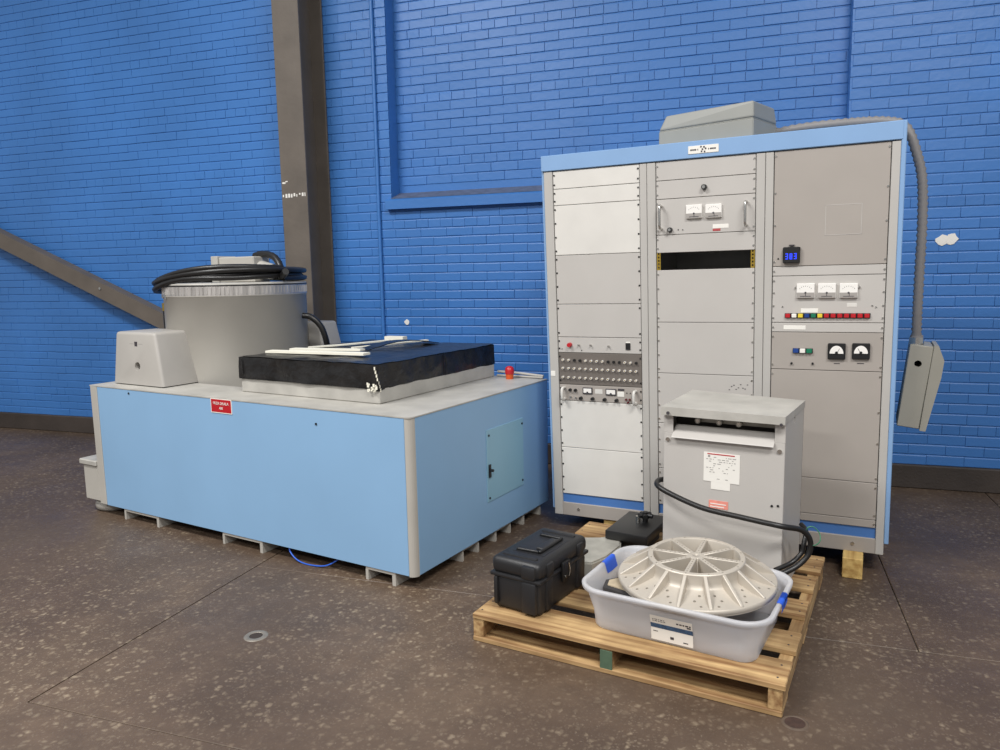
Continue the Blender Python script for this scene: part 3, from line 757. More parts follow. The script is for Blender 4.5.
# bay 2
g2t, g2b = zl((657, 255), (754, 252)), zl((657.5, 272), (755, 270))
L2 = [zf+.002, zl((656, 182), (756, 174.3)), zl((656, 200.6), (756, 194.5)), zl((656.5, 237), (756.5, 232.6)), g2t]
P2 = [panel(1, L2[i], L2[i+1], RPAN, CHROME) for i in range(4)]
L2b = [g2b, zl((656, 324.4), (755, 325.4)), zl((657, 375), (754.4, 378.8)), zl((657, 375), (754.4, 378.8))-.26, zl((657, 375), (754.4, 378.8))-.5, zb1]
P2b = [panel(1, L2b[i], L2b[i+1], RPAN, CHROME) for i in range(5)]
a, b = bays[1]
for x in (a+.003, b-.021):
    m = MB().box(x, x+.005, .006, .012, g2b, g2t); m.box(x+.013, x+.018, .006, .012, g2b, g2t)
    ng = 5
    for i in range(ng): m.box(x+.004, x+.014, .006, .012, g2b+(g2t-g2b)*i/ng, g2b+(g2t-g2b)*i/ng+.008)
    rp(m, 'mounting_rail', BRASS)
# bay 3
L3 = [zf+.002, zl((773, 268), (887.5, 267)), zl((772, 278), (886.5, 277)), zl((772, 325), (885, 325.6)), zl((771.5, 335), (884, 335)),
      zl((771, 372), (883, 374)), zl((803, 479), (877.6, 484.8)), zl((802, 515), (876, 520)), zb1]
mt3 = [RPAN2, RPAN, RPAN, RPAN, RPAN2, RPAN2, RPAN2, RPAN2]
P3 = [panel(2, L3[i], L3[i+1], mt3[i], CHROME) for i in range(8)]
FY = .004   # panel face
def at(px, py): return rk(px, py)
def rect(px0, py0, px1, py1):
    a = rk(px0, (py0+py1)/2)[0]; b = rk(px1, (py0+py1)/2)[0]; xm = (px0+px1)/2; return a, b, rk(xm, py1)[1], rk(xm, py0)[1]
def plate(panel_, name, mt, r, d=.003, c=.001): return rp(MB().box(r[0], r[1], FY-d, FY+.002, r[2], r[3], c), name, mt, panel_)
def knob(panel_, px, py, r, d, mt=BLACK, name='knob', cap=None):
    u, z_ = at(px, py); m = MB().cyl((u, FY+.001, z_), (u, FY-d, z_), r, r*.85, seg=16)
    if cap: m.mat(1).cyl((u, FY-d, z_), (u, FY-d-.002, z_), r*.55, seg=12)
    return rp(m, name, [mt, cap or mt], panel_)
def meter_light(panel_, r, ndl=.1):
    a, b, z0, z1 = r; h = z1-z0; m = MB().box(a, b, FY-.012, FY+.001, z0, z1, .002)
    m.mat(1).box(a+.001, b-.001, FY-.0135, FY-.0115, z0+.002, z0+h*.38); m.mat(2)
    xc = (a+b)/2; m.cyl((xc, FY-.013, z0+h*.36), (xc, FY-.0145, z0+h*.36), h*.07, seg=10)
    m.box(xc-.0012+ndl*.01, xc+.0012+ndl*.01, FY-.0142, FY-.012, z0+h*.12, z0+h*.40)
    for k_ in range(7):
        t = (k_-3)/3*.9; R2 = h*.42; m.box(xc+R2*1.1*math.sin(t)-.0008, xc+R2*1.1*math.sin(t)+.0008, FY-.0125, FY-.0115, z0+h*.36+R2*math.cos(t), z0+h*.36+R2*math.cos(t)+h*.07)
    m.box(a+(b-a)*.2, b-(b-a)*.2, FY-.0137, FY-.0133, z0+h*.1, z0+h*.15)
    return rp(m, 'panel_meter', [METW, METG, INK], panel_)
def handle(panel_, px, py0, py1, r=.0065, out=.04, mt=None):
    u, zt_ = at(px, py0); _, zb_ = at(px, py1)
    pts = [(u, FY, zt_), (u, FY-out*.75, zt_), (u, FY-out, zt_-.014), (u, FY-out, zb_+.014), (u, FY-out*.75, zb_), (u, FY, zb_)]
    return rp(MB().tube(spl(pts, 4), r, 8), 'handle', mt or CHROME, panel_)
# header name plate
r = rect(689, 145.3, 719.5, 153.5)
a, b, z0, z1 = r; np_ = rp(MB().box(a, b, -.009, -.005, z0, z1, .001), 'name_plate', WHITE)
m = MB(); zc = (z0+z1)/2; wd = b-a
for f0, f1 in ((.07, .13), (.14, .19), (.2, .27), (.31, .335), (.66, .685), (.72, .78), (.79, .84), (.85, .91)): m.box(a+wd*f0, a+wd*f1, -.0098, -.0085, zc-.004, zc+.003)
for (x, z_) in ((.40, .012), (.45, .0), (.50, .010), (.55, .002), (.42, -.010), (.52, -.012)): m.box(a+wd*x, a+wd*(x+.05), -.0098, -.0085, zc+z_-.004, zc+z_+.004)
rp(m, 'emblem', INK, np_)
# bay 1: switch panel, patch panel, amplifier panel
sp = P1[5]
knob(sp, 570, 347, .013, .022, RED, 'red_push_button')
for px, py in ((579, 347.2), (591, 347.3), (609, 348.4)): knob(sp, px, py, .005, .016, CHROME, 'toggle')
for px, py in ((581.7, 352.5), (562, 351)): knob(sp, px, py, .003, .003, BLACK, 'small_dark_disc')  # black discs stand in for the shade of small panel holes
plate(sp, 'rocker_switch', BLACK, rect(626, 345.3, 630.5, 352), .006); plate(sp, 'switch_label', WHITE, rect(626, 344.2, 630.4, 345.6), .002)
pp = P1[6]
BNC = MB().cyl((0, .002, 0), (0, -.014, 0), .0062, seg=8).mat(1).cyl((0, -.0141, 0), (0, -.0146, 0), .0036, seg=8).mesh('connector', [METW, BRASS])
BNB = MB().cyl((0, .002, 0), (0, -.012, 0), .007, seg=8).mesh('connector', [BLACK])
for rw, (yl_, yr) in enumerate(((361.8, 365.3), (370, 373.6), (379, 382.8))):
    for c_ in range(14):
        f = c_/13; u, z_ = at(563.3+f*(636.6-563.3), yl_+f*(yr-yl_))
        o = bpy.data.objects.new('connector', BNB if (rw == 0 and c_ in (2, 3, 8, 9, 10, 13)) else BNC); COL.objects.link(o); o.parent = pp; o.location = shear((u, FY, z_))
ip = P1[7]
handle(ip, 564.5, 389.5, 400.5, .008, mt=RWHITE); handle(ip, 636, 393.5, 405.5, .008, mt=RWHITE)
for px, py in ((570.3, 391.8), (575.6, 392.2)): knob(ip, px, py, .009, .014)
for px, py in ((571, 398.7), (576, 399.5)): knob(ip, px, py, .0045, .012, CHROME, 'toggle')
for px, py in ((581.2, 400), (593, 400.7), (605, 401.5), (617, 402.3)): knob(ip, px, py, .0095, .02)
for px, py in ((626.5, 401.6), (630, 401.8), (628.5, 404.5)): knob(ip, px, py, .006, .012, mat('dark_red_jack', (90, 26, 34), .4), 'jack')
for px, py in ((627, 395.2), (630.5, 395.4)): knob(ip, px, py, .003, .004, BLACK, 'small_dark_disc')  # two small holes, their dark put into disc colour
for r in (rect(583, 389.6, 592.5, 395.8), rect(606, 391, 616.5, 397.3)):
    a, b, z0, z1 = r; m = MB().box(a, b, FY-.006, FY+.001, z0, z1, .001); m.mat(1).box(a+.005, b-.005, FY-.007, FY-.005, z0+.006, z1-.005); m.mat(0).cyl(((a+b)/2, FY-.0062, z0+.007), ((a+b)/2, FY-.008, z0+.007), .006, seg=10)
    rp(m, 'edge_meter', [INK, METW], ip)
plate(ip, 'paper_label', WHITE, rect(617.5, 394, 624.3, 399), .002); plate(ip, 'dark_label', INK, rect(618, 391, 624.5, 393), .002); plate(ip, 'maker_label', RWHITE, rect(595, 391.5, 602.5, 396), .001)
# bay 2
knob(P2[1], 704.6, 188, .014, .02, BLACK, 'lock_knob', CHROME)
hp = P2[2]
handle(hp, 661.7, 207.5, 230.5); handle(hp, 746.9, 203, 226.5)
meter_light(hp, rect(686.7, 206, 702.7, 220)); meter_light(hp, rect(706, 205.3, 722.3, 219.3), .4)
knob(hp, 670.4, 231.5, .013, .018, BLACK, 'knob', CHROME)
for px in (678.5, 683): knob(hp, px, 231.3, .003, .003, BLACK, 'small_dark_disc')  # dark discs drawn in place of small holes
plate(hp, 'paper_label', WHITE, rect(713, 225.6, 729, 229.8), .0015); plate(hp, 'red_label', mat('dull_red_label', (170, 70, 72), .6), rect(713, 230.2, 720.8, 232.6), .0015)
m = MB()
for i in range(9):
    t = i/8; u, z_ = at(729+t*18, 389.5+2.5*math.cos(i*1.9)); m.box(u, u+.007, FY-.001, FY+.001, z_-.0018, z_+.0018)
rp(m, 'printed_mark', INK, P2b[2])
# bay 3
tp = P3[0]
r = rect(825.5, 205.5, 862, 236.5); a, b, z0, z1 = r
m = MB(); e = .0022
for q in ((a, b, z1-e, z1), (a, b, z0, z0+e), (a, a+e, z0, z1), (b-e, b, z0, z1)): m.box(q[0], q[1], FY-.0012, FY+.002, q[2], q[3])
rp(m, 'window_outline', RPAN, tp); rp(MB().box(a+e, b-e, FY-.0006, FY+.002, z0+e, z1-e), 'blank_window', RPAN2, tp)
r = rect(783.5, 249, 800.5, 265.2); a, b, z0, z1 = r
ds = rp(MB().box(a, b, FY-.02, FY+.001, z0, z1, .003), 'digital_display', BLACK, tp)
m = MB(); hh = z1-z0
for k_ in range(3):
    x = a+(b-a)*(.16+.25*k_); w_ = (b-a)*.15; zz = z0+hh*.24; H2 = hh*.36; t_ = .0035
    for q in ((x, x+w_, zz+H2-t_, zz+H2), (x, x+w_, zz+H2/2-t_/2, zz+H2/2+t_/2), (x, x+w_, zz, zz+t_), (x+w_-t_, x+w_, zz, zz+H2)) + (((x, x+t_, zz, zz+H2),) if k_ == 1 else ()):
        m.box(q[0], q[1], FY-.0212, FY-.0195, q[2], q[3])
rp(m, 'digit', DIGIT, ds)
m = MB().box(a+(b-a)*.35, a+(b-a)*.65, FY-.012, FY, z1+.006, z1+.011); rp(m, 'clip', INK, tp)
knob(tp, 778.5, 260.8, .004, .004, BLACK, 'small_dark_disc')  # single hole shown as a black disc
mp_ = P3[2]
for x0, x1, n_ in ((797, 815, .0), (818.2, 836.2, .0), (839.8, 858, .3)): meter_light(mp_, rect(x0, 285.7, x1, 300.4), n_)
for px, py in ((795.7, 290), (859.7, 289.5)): knob(mp_, px, py, .004, .008, CHROME, 'terminal')
for px, py in ((782.8, 309), (872.3, 308), (876, 309.5)): knob(mp_, px, py, .004, .004, CHROME, 'small_stud')
plate(mp_, 'small_label', RWHITE, rect(847, 305.7, 857, 309.5), .001); plate(mp_, 'paper_label', WHITE, rect(801, 311, 818.2, 315.3), .0015)
cols = [RED, WHITE, YEL, BLUEB, GREENB, YEL]+[RED]*7
m = MB()
r = rect(785, 315.7, 870.5, 320.6); bar_ = plate(mp_, 'button_bar', BLACK, r, .004)
for i, c_ in enumerate(cols):
    a = r[0]+(r[1]-r[0])*(i+.12)/13; b = r[0]+(r[1]-r[0])*(i+.88)/13
    rp(MB().box(a, b, FY-.014, FY-.003, r[2]+.002, r[3]-.002, .002), 'button', c_, mp_)
plate(P3[3], 'paper_label', WHITE, rect(783.8, 328, 806, 332.2), .0015)
dp_ = P3[4]
r = rect(793, 350.8, 813, 355.6); plate(dp_, 'button_bar', BLACK, r, .004)
for i, c_ in enumerate((BLUEB, WHITE, GREENB)):
    a = r[0]+(r[1]-r[0])*(i+.08)/3; b = r[0]+(r[1]-r[0])*(i+.9)/3
    rp(MB().box(a, b, FY-.014, FY-.003, r[2]+.001, r[3]-.001, .002), 'button', c_, dp_)
for x0, x1, n_ in ((828, 845.7, .5), (852.2, 870, -.5)):
    a, b, z0, z1 = rect(x0, 345.8, x1, 361.6); m = MB().box(a, b, FY-.014, FY+.001, z0, z1, .003); m.mat(1); xc = (a+b)/2; zc = z0+(z1-z0)*.36; R2 = (b-a)*.39
    pts = [(xc+R2*math.cos(t*math.pi/14), zc+R2*1.25*math.sin(t*math.pi/14)) for t in range(15)]
    m.prism(pts, lambda a_, b__, h_: (a_, h_, b__), FY-.0148, FY-.013); m.mat(0)
    m.cyl((xc, FY-.014, zc+.004), (xc, FY-.018, zc+.004), R2*.22, seg=10)
    m.add([(xc-.0012, FY-.0155, zc), (xc+.0012, FY-.0155, zc), (xc+n_*R2*.9+.0008, FY-.0155, zc+R2*.8), (xc+n_*R2*.9-.0008, FY-.0155, zc+R2*.8)], [(0, 1, 2, 3)])
    fixn(rp(m, 'dial_meter', [BLACK, METW], dp_))
for px, py in ((791.8, 365.7), (812.8, 366)): knob(dp_, px, py, .0055, .008, BLACK, 'small_knob')
m = MB()
for x0, x1 in ((834, 840), (857, 864)):
    u, z_ = at(x0, 366); u2, _ = at(x1, 366); m.box(u, u2, FY-.0008, FY+.001, z_-.002, z_+.002)
rp(m, 'printed_mark', INK, dp_)
plate(rack, 'post_label', WHITE, rect(551, 373, 555.5, 378), .006)

# timber bearers under the rack
for u0, u1, vv, lab in ((1.502, 1.588, -.1, 'short squared timber block under the rack end, poking out in front'), (.3, .39, .02, 'squared timber bearer hidden under the rack beside the pallet')):
    f_ = RK.sub(u0, vv, .02, 0); o = MB().box(0, u1-u0, 0, .55, 0, shear((u1, 0, RZ0))[2]+.0003, .003).build('timber_block', mat_wood('bearer_wood', (222, 190, 120), (178, 140, 78), 1))
    o.location = (f_.x, f_.y, 0); o.rotation_euler = (0, 0, f_.a); tag(o, lab, 'timber block')

# ---- grey housing on top of the rack
yaw = -.25; fr_ = RK.sub(1.031, .05, yaw, shear((.6, 0, RZ1))[2]-.0035)
t = thing('blower_housing', 'olive-grey metal housing with sloping lid on top of the rack', 'housing', fr_)
Lh, Dh = .505, .29
MB().box(-Lh, 0, 0, Dh, 0, .095, .006).build('housing_base', TOPG, t)
MB().box(-Lh+.004, -.004, .004, Dh-.004, .0945, .0985).build('seam', TOPG, t)
m = MB(); P = [Vector(p) for p in ((-Lh, 0, .098), (0, 0, .098), (0, Dh, .098), (-Lh, Dh, .098), (-Lh+.035, .012, .172), (-.004, .004, .176), (-.004, Dh-.03, .176), (-Lh+.035, Dh-.03, .172))]
o = fixn(m.hexa(P).build('housing_lid', TOPG, t))
import bmesh
bm = bmesh.new(); bm.from_mesh(o.data); bmesh.ops.bevel(bm, geom=list(bm.edges), offset=.01, segments=3, profile=.5, affect='EDGES'); bm.to_mesh(o.data); bm.free()

# ---- flexible conduit and the box hanging from it
top_ = shear((1.5, 0, RZ1))[2]-.004
pts = [(.80, .40, top_+.028), (.95, .36, top_+.04), (1.2, .32, top_+.066), (1.45, .3, top_+.066), (1.60, .3, top_+.055), (1.675, .3, top_+.02), (1.722, .3, 1.95), (1.752, .3, 1.82), (1.762, .3, 1.62), (1.762, .3, 1.4), (1.763, .31, 1.2), (1.766, .33, 1.07)]
S0 = spl(pts, 30); S_ = [S0[0]]; acc = 0
for p_, q_ in zip(S0, S0[1:]):
    acc += (q_-p_).length
    if acc > .0105: S_.append(q_); acc = 0
o = MB().tube(S_, .0185, 14, rib=.005).build('flexible_conduit', CONDUIT); o.location = (RK.x, RK.y, 0); o.rotation_euler = (0, 0, RK.a)
tag(o, 'ribbed grey flexible conduit arching over the rack and down its side', 'conduit')
tl = math.atan2(1.727-1.689, 1.052-.683)
JF = RK.sub(1.70, .28, 0, .66)
jb = thing('junction_box', 'grey electrical junction box hanging tilted on the conduit beside the rack', 'electrical box', JF)
JT = Matrix.Rotation(tl, 4, 'Y')
jx = lambda p: tuple(JT @ Vector(p))
JH = .40
m = MB().box(0, .098, 0, .26, 0, JH, .004); jbody = m.build('box_body', JBOX, jb, xf=jx)
m = MB(); P = [(.099, -.004, -.006), (.099, -.004, JH+.006), (.118, -.004, JH+.006), (.15, -.004, JH-.06), (.15, -.004, JH-.14), (.125, -.004, -.006)]
m = MB(); poly = [(p[0], p[2]) for p in P]
m.prism(poly, lambda a_, b__, h_: (a_, h_, b__), -.004, .264); fixn(m.build('box_cover', JBOX, jb, xf=jx))
cut(weld(jbody), MB().cyl((.045, -.02, JH*.78), (.045, .2, JH*.78), .016, seg=16), xf=jx)
q = JT @ Vector((.026, .05, JH-.002)); MB().cyl(q, q+Vector((.0, 0, .035)), .032, seg=14).mat(1).cyl(q+Vector((0, 0, .03)), q+Vector((0, 0, .045)), .028, seg=14).build('conduit_gland', [CHROME, CONDUIT], jb)

# ================================================================== PALLET AND ITS LOAD
PL = Frame(-1.0197, 2.5906, -.1736); PH = .1126; PU, PV = 1.15, 1.215
pal = thing('wooden_pallet', 'worn wooden pallet with slatted deck lying before the rack', 'pallet', PL)
rr = random.Random(2)
for v0, v1 in ((0, .172), (.247, .395), (.542, .692), (.81, .95), (1.02, 1.215)):
    o = MB().box(-.004, PU+.004, 0, v1-v0, 0, .021, .003).build('deck_board', WOOD_U, pal); o.location = (rr.uniform(-.004, .004), v0, PH-.021)
for i, (a, b) in enumerate(((0, .046), (.53, .576), (1.104, 1.15))):
    s_ = MB().box(0, b-a, 0, PV-.01, 0, PH-.0205-.0195, .002).build('stringer', WOOD_V, pal); s_.location = (a, .005, .0195)
    if i == 1: MB().box(.0, b-a, -.004, .001, -.012, PH-.045, .0005).build('painted_end', GREENP, s_)
for v0, v1 in ((0, .13), (.54, .66), (1.085, 1.215)):
    o = MB().box(0, PU, 0, v1-v0, 0, .02, .003).build('bottom_board', WOOD_U, pal); o.location = (0, v0, 0)
NAIL = MB().cyl((0, 0, -.001), (0, 0, .001), .004, seg=6).mesh('nail', INK)
for v0, v1 in ((0, .172), (.247, .395), (.542, .692), (.81, .95), (1.02, 1.215)):
    for u in (.02, 1.127):
        for k_ in (.25, .75):
            o = bpy.data.objects.new('nail', NAIL); COL.objects.link(o); o.parent = pal; o.location = (u, v0+(v1-v0)*k_, PH)

# ---- transformer cabinet
TYAW = -.05; TWD, TDP = .492, .39
fr0 = PL.sub(1.042, .67, TYAW, PH); TF = fr0.sub(-TWD, 0, 0, 0)
tr = thing('transformer_cabinet', 'grey ventilated transformer cabinet with data label standing on the pallet', 'transformer', TF)
HT = .858-PH
def tz(px, py, v0=0.): return TF.fv(px, py, v0)
zs1 = (tz(680, 412).z+tz(770, 425).z)/2+.03; zs0 = (tz(674, 432).z+tz(774, 443).z)/2
xs0, xs1 = .04, TWD-.04
zs0 -= .0
m = MB(); e = .006
m.box(0, TWD, 0, e, 0, zs0, .002); m.box(0, xs0, 0, e, zs0, HT-.01); m.box(xs1, TWD, 0, e, zs0, HT-.01)
m.box(xs0, xs1, 0, e, HT-.02, HT-.01)
bd = m.build('front_panel', RPAN, tr)
m = MB().box(0, e, e, TDP, 0, HT-.01); qs = TF.fu(795, 415, TWD); y0_, y1_, z0_, z1_ = qs.y-.012, qs.y+.012, min(qs.z-.018, HT-.06), min(qs.z+.018, HT-.035); m.box(TWD-e, TWD, e, y0_, 0, HT-.01); m.box(TWD-e, TWD, y1_, TDP, 0, HT-.01); m.box(TWD-e, TWD, y0_, y1_, 0, z0_); m.box(TWD-e, TWD, y0_, y1_, z1_, HT-.01); m.box(0, TWD, TDP-e, TDP, 0, HT-.01); m.box(e, TWD-e, e, TDP-e, 0, .02)
m.build('cabinet_shell', RGREY, tr)
m = MB().box(e, TWD-e, .15, .155, .25, HT-.02); m.build('slot_backing', mat('dark_backing', (92, 86, 80), .6, .3, var=.15), tr)  # thin dark plate set behind the open slot
m = MB().hexa([Vector(p) for p in ((xs0, -.022, zs0-.016), (xs1, -.022, zs0-.016), (xs1, .0, zs0-.002), (xs0, .0, zs0-.002), (xs0, -.02, zs0-.012), (xs1, -.02, zs0-.012), (xs1, .045, zs0+.03), (xs0, .045, zs0+.03))])
fixn(m.build('louvre', RPAN, tr))
m = MB().box(xs0+.10, xs1-.0, .07, .08, zs0+.042, zs0+.062)
m.mat(1)
for x in (.13, .22, .30, .47):
    m.mat(1).cyl((x, .07, zs0+.05), (x, .045, zs0+.05), .012, seg=12); m.mat(2).cyl((x, .046, zs0+.05), (x, .0445, zs0+.05), .007, seg=10)
m.build('terminal_bar', [ALUD, ALUD, CHROME], tr)
m = MB(); lw = .012
P = [Vector(p) for p in ((-.002, -.03, HT-.032), (TWD+.003, -.03, HT-.032), (TWD+.003, TDP+.005, HT-.03), (-.002, TDP+.005, HT-.03), (-.002, -.03, HT+.004), (TWD+.003, -.03, HT), (TWD+.003, TDP+.005, HT), (-.002, TDP+.005, HT+.014))]
lid = fixn(m.hexa(P).build('hood', GREYW, tr))
m = MB().cyl((.03, -.036, HT-.02), (.03, -.041, HT-.02), .007, seg=8); m.cyl((TWD-.01, -.036, HT-.03), (TWD-.01, -.041, HT-.03), .006, seg=8); m.build('screw', INK, lid)
for px, py in ((668, 439), (779.8, 451.5)):
    q = tz(px, py); MB().cyl((q.x, .001, q.z), (q.x, -.005, q.z), .009, seg=10).build('screw', CHROME, bd)
for px, py in ((771.8, 506), (778, 506)):
    q = tz(px, py); MB().cyl((q.x, .001, q.z), (q.x, -.003, q.z), .005, seg=8).build('screw', BLACK, bd)  # two black discs stand in for dark holes through the panel
q0 = tz(704, 452.5); q1 = tz(739.5, 483)
x0, x1, z1, z0 = q0.x, q1.x, (tz(704, 452).z+tz(739, 455).z)/2, (tz(704, 481).z+tz(739, 484).z)/2
lbl = MB().box(x0, x1, -.002, .001, z0, z1).build('data_label', WHITE, bd)
q2 = tz(711, 484); q3 = tz(730, 491)
MB().box(q2.x, q3.x, -.0018, .001, (q3.z+tz(711, 489).z)/2, z0+.006).build('label_tab', WHITE, bd)
w_, h_ = x1-x0, z1-z0; m = MB(); rr = random.Random(5)
m.box(x0+.1*w_, x0+.86*w_, -.0028, -.0015, z1-.03*h_-.004, z1-.03*h_); m.mat(1)
m.box(x0+.12*w_, x0+.18*w_, -.0028, -.0015, z1-.16*h_, z1-.09*h_)
for rw in range(11):
    zz = z1-h_*(.14+.074*rw); x = x0+w_*(.28 if rw < 1 else .07)
    while x < x1-.12*w_:
        ww = rr.uniform(.02, .10)*w_; 
        if rr.random() < (.8 if rw < 3 else .45): m.box(x, x+ww, -.0026, -.0015, zz-.0028, zz)
        x += ww+.035*w_
m.build('label_print', [RED, mat('pale_ink', (150, 146, 142), .6)], lbl)['kind'] = 'stuff'
q0 = tz(709, 499.5); q1 = tz(728, 510)
wl = MB().box(q0.x, q1.x, -.002, .001, q1.z, q0.z).build('danger_label', PINK, bd)
for i in range(3): MB().box(q0.x+.006, q1.x-.008*(i+1), -.0028, -.0015, q0.z-.012-.012*i-.004, q0.z-.012-.012*i).build('label_print', WHITE, wl)
# cable from the cabinet's left side, across the front to the right
c0 = tz(664, 479, .06); c1 = tz(657.5, 481, .0); c2 = tz(662, 489, -.06); c3 = tz(700, 507, -.075); c4 = tz(740, 517, -.075); c5 = tz(780, 526, -.07)
k1, k2, k3, k4, k5 = TF.fv(801, 530, .0), TF.fv(810, 540, .03), TF.fv(808.5, 554, .03), TF.fv(797, 566, .0), TF.fv(780, 575, -.05)
pts = [Vector((-.001, .08, c0.z)), c1, c2, c3, c4, c5, k1, k2, k3, k4, k5]
def onT(o, lab, cat):
    o.location = (TF.x, TF.y, TF.z); o.rotation_euler = (0, 0, TF.a); return tag(o, lab, cat)
onT(MB().tube(spl(pts, 8), .0112, 10).build('black_cable', RUBBER), 'thick black cable slung across the front of the transformer cabinet', 'cable')
pts = [TF.fv(801, 524, .12), TF.fv(806, 531, .09), TF.fv(804, 543, .06), TF.fv(801.5, 553, .05), TF.fv(791, 563, .02), TF.fv(775, 570, -.04)]
pts = [p if p.x > TWD+.012 or p.y < -.012 else Vector((TWD+.014, p.y, p.z)) for p in pts]
onT(MB().tube(spl(pts, 8), .0095, 10).build('black_cable', RUBBER), 'thinner black cable hanging in a bend beside the transformer cabinet corner', 'cable')
c7 = k2
def off(v, x, y, z_): return Vector((v.x+x, v.y+y, v.z+z_))
cw = [off(c7, -.012, .0, .02), off(c7, -.01, -.01, .05), off(c7, .01, 0, .055), off(c7, .032, .01, .03), off(c7, .036, 0, -.0), off(c7, .012, 0, -.02), off(c7, -.01, .0, .005)]
onT(MB().tube(spl(cw, 8), .0022, 6).build('green_wire', GRWIRE), 'thin green wire curling from the cable end beside the transformer', 'wire')

# ---- black hard case
CS = PL.sub(.042, .088, -.085, PH); cw_, cl, chh = .217, .395, .215
case = thing('hard_case', 'black ribbed plastic hard case with folding handle on the pallet', 'case', CS)
zsplit = chh*.66
rbox('case_body', 0, cw_, 0, cl, 0, zsplit, .022, 4, CASEB, case, taper=-.02)
rbox('case_lid', -.004, cw_+.004, -.004, cl+.004, zsplit+.002, chh, .026, 4, CASEB, case)
rbox('seam_lip', -.007, cw_+.007, -.007, cl+.007, zsplit-.008, zsplit+.008, .006, 2, CASEB, case)
def rib(x0, x1, y0, y1, z0, z1, n='rib', r=.006): return rbox(n, x0, x1, y0, y1, z0, z1, r, 2, CASEB, case)
rib(cw_-.075, cw_-.012, -.012, .02, .012, zsplit-.006); rib(cw_-.078, cw_-.012, -.014, .02, zsplit+.006, chh-.012, r=.012)
rib(.012, .03, -.010, .02, .02, zsplit-.008)
for y in (.05, .30): rib(cw_-.02, cw_+.006, y, y+.05, .012, zsplit-.004); rib(cw_-.02, cw_+.010, y, y+.05, zsplit+.004, chh-.014)
rib(.03, cw_-.03, .03, .05, chh-.01, chh+.006); rib(.03, cw_-.03, cl-.06, cl-.04, chh-.01, chh+.006)
MB().box(.045, cw_-.03, .085, .30, chh-.004, chh+.001).build('handle_recess', CASEB, case)
m = MB().tube(spl([(.06, .10, chh+.003), (.065, .10, chh+.005), (.15, .105, chh+.006), (.158, .115, chh+.006), (.158, .27, chh+.006), (.15, .28, chh+.006), (.065, .285, chh+.005), (.06, .285, chh+.003)], 4), .007, 8)
m.build('handle', BLACK, case)
rbox('handle_grip', .125, .165, .13, .255, chh-.002, chh+.014, .007, 3, CASEB, case)
for y in (.19,):
    lt = rbox('latch', cw_+.004, cw_+.018, y-.03, y+.03, zsplit-.05, zsplit+.03, .004, 2, BLACK, case)
    m = MB().cyl((cw_+.017, y-.012, zsplit-.03), (cw_+.021, y-.012, zsplit-.03), .006, seg=10); m.tube(spl([(cw_+.019, y+.012, zsplit-.035), (cw_+.022, y+.016, zsplit-.01), (cw_+.019, y+.012, zsplit+.02)], 4), .0025, 6); m.build('latch_ring', CHROME, lt)

# ---- plastic tote
TT = PL.sub(.760, .300, -.045, PH)
tote = thing('storage_tote', 'low milky-clear plastic storage tote with blue tape on its rim', 'storage box', TT)
def rrect(hx, hy, r, n=7):
    out = []
    for cx, cy, a0 in ((hx-r, hy-r, 0), (-hx+r, hy-r, 90), (-hx+r, -hy+r, 180), (hx-r, -hy+r, 270)):
        for i in range(n+1):
            t = math.radians(a0+90*i/n); out.append((cx+r*math.cos(t), cy+r*math.sin(t)))
    dense = []
    for i, p in enumerate(out):
        q = out[(i+1) % len(out)]; d_ = math.hypot(q[0]-p[0], q[1]-p[1]); k_ = max(1, int(d_/.045))
        for j in range(k_): dense.append((p[0]+(q[0]-p[0])*j/k_, p[1]+(q[1]-p[1])*j/k_))
    return dense
RH = .168
prof = [(0.0, -.018, .004), (0, -.006, 0.), (0, 0, .006), (0, .006, .06), (0, .030, RH-.035), (0, .036, RH-.02), (0, .050, RH-.018), (0, .052, RH-.004), (0, .046, RH), (0, .036, RH-.001), (0, .032, RH-.01), (0, .025, RH-.036), (0, .002, .06), (0, -.006, .008)]
base_h = (.297, .208, .055)
def loop(of, z_): 
    return [(x, y, z_) for x, y in rrect(base_h[0]+of, base_h[1]+of, base_h[2]+of*.8)]
base_n = len(rrect(base_h[0], base_h[1], base_h[2]))
def rr_fixed(of):
    # same topology for each offset: offset points of base outline along their normals
    B0 = rrect(*base_h); n = len(B0); out = []
    for i in range(n):
        a_, c_ = B0[i-1], B0[(i+1) % n]; tx, ty = c_[0]-a_[0], c_[1]-a_[1]; l_ = math.hypot(tx, ty); out.append((B0[i][0]+of*ty/l_, B0[i][1]-of*tx/l_))
    return out
m = MB(); vs = []; n = base_n
for _, of, z_ in prof: vs += [(x, y, z_) for x, y in rr_fixed(of)]
fs = [(k_*n+i, k_*n+(i+1) % n, (k_+1)*n+(i+1) % n, (k_+1)*n+i) for k_ in range(len(prof)-1) for i in range(n)]
m.add(vs, fs, True); m.add(vs[:n], [tuple(range(n))]);
fixn(m.build('tub', CLEAR, tote))
def tape(test, name='blue_tape_strip'):
    B0 = rr_fixed(.035); idx = [i for i in range(n) if test(*B0[i])]
    idx.sort(key=lambda i: math.atan2(B0[i][1], B0[i][0]) % 6.283)
    pr = [(.0525, RH-.035), (.0535, RH-.018), (.0538, RH-.004), (.047, RH+.0015), (.035, RH+.0005), (.0305, RH-.012), (.021, RH-.045)]
    L_ = [rr_fixed(o_) for o_, _ in pr]; mm = MB(); V_ = [(L_[k_][i][0], L_[k_][i][1], pr[k_][1]+random.uniform(-.004, .004)*(k_ in (0, 6))) for k_ in range(len(pr)) for i in idx]; q = len(idx)
    mm.add(V_, [(k_*q+i, k_*q+i+1, (k_+1)*q+i+1, (k_+1)*q+i) for k_ in range(len(pr)-1) for i in range(q-1)], True); mm.build(name, TAPE, tote)
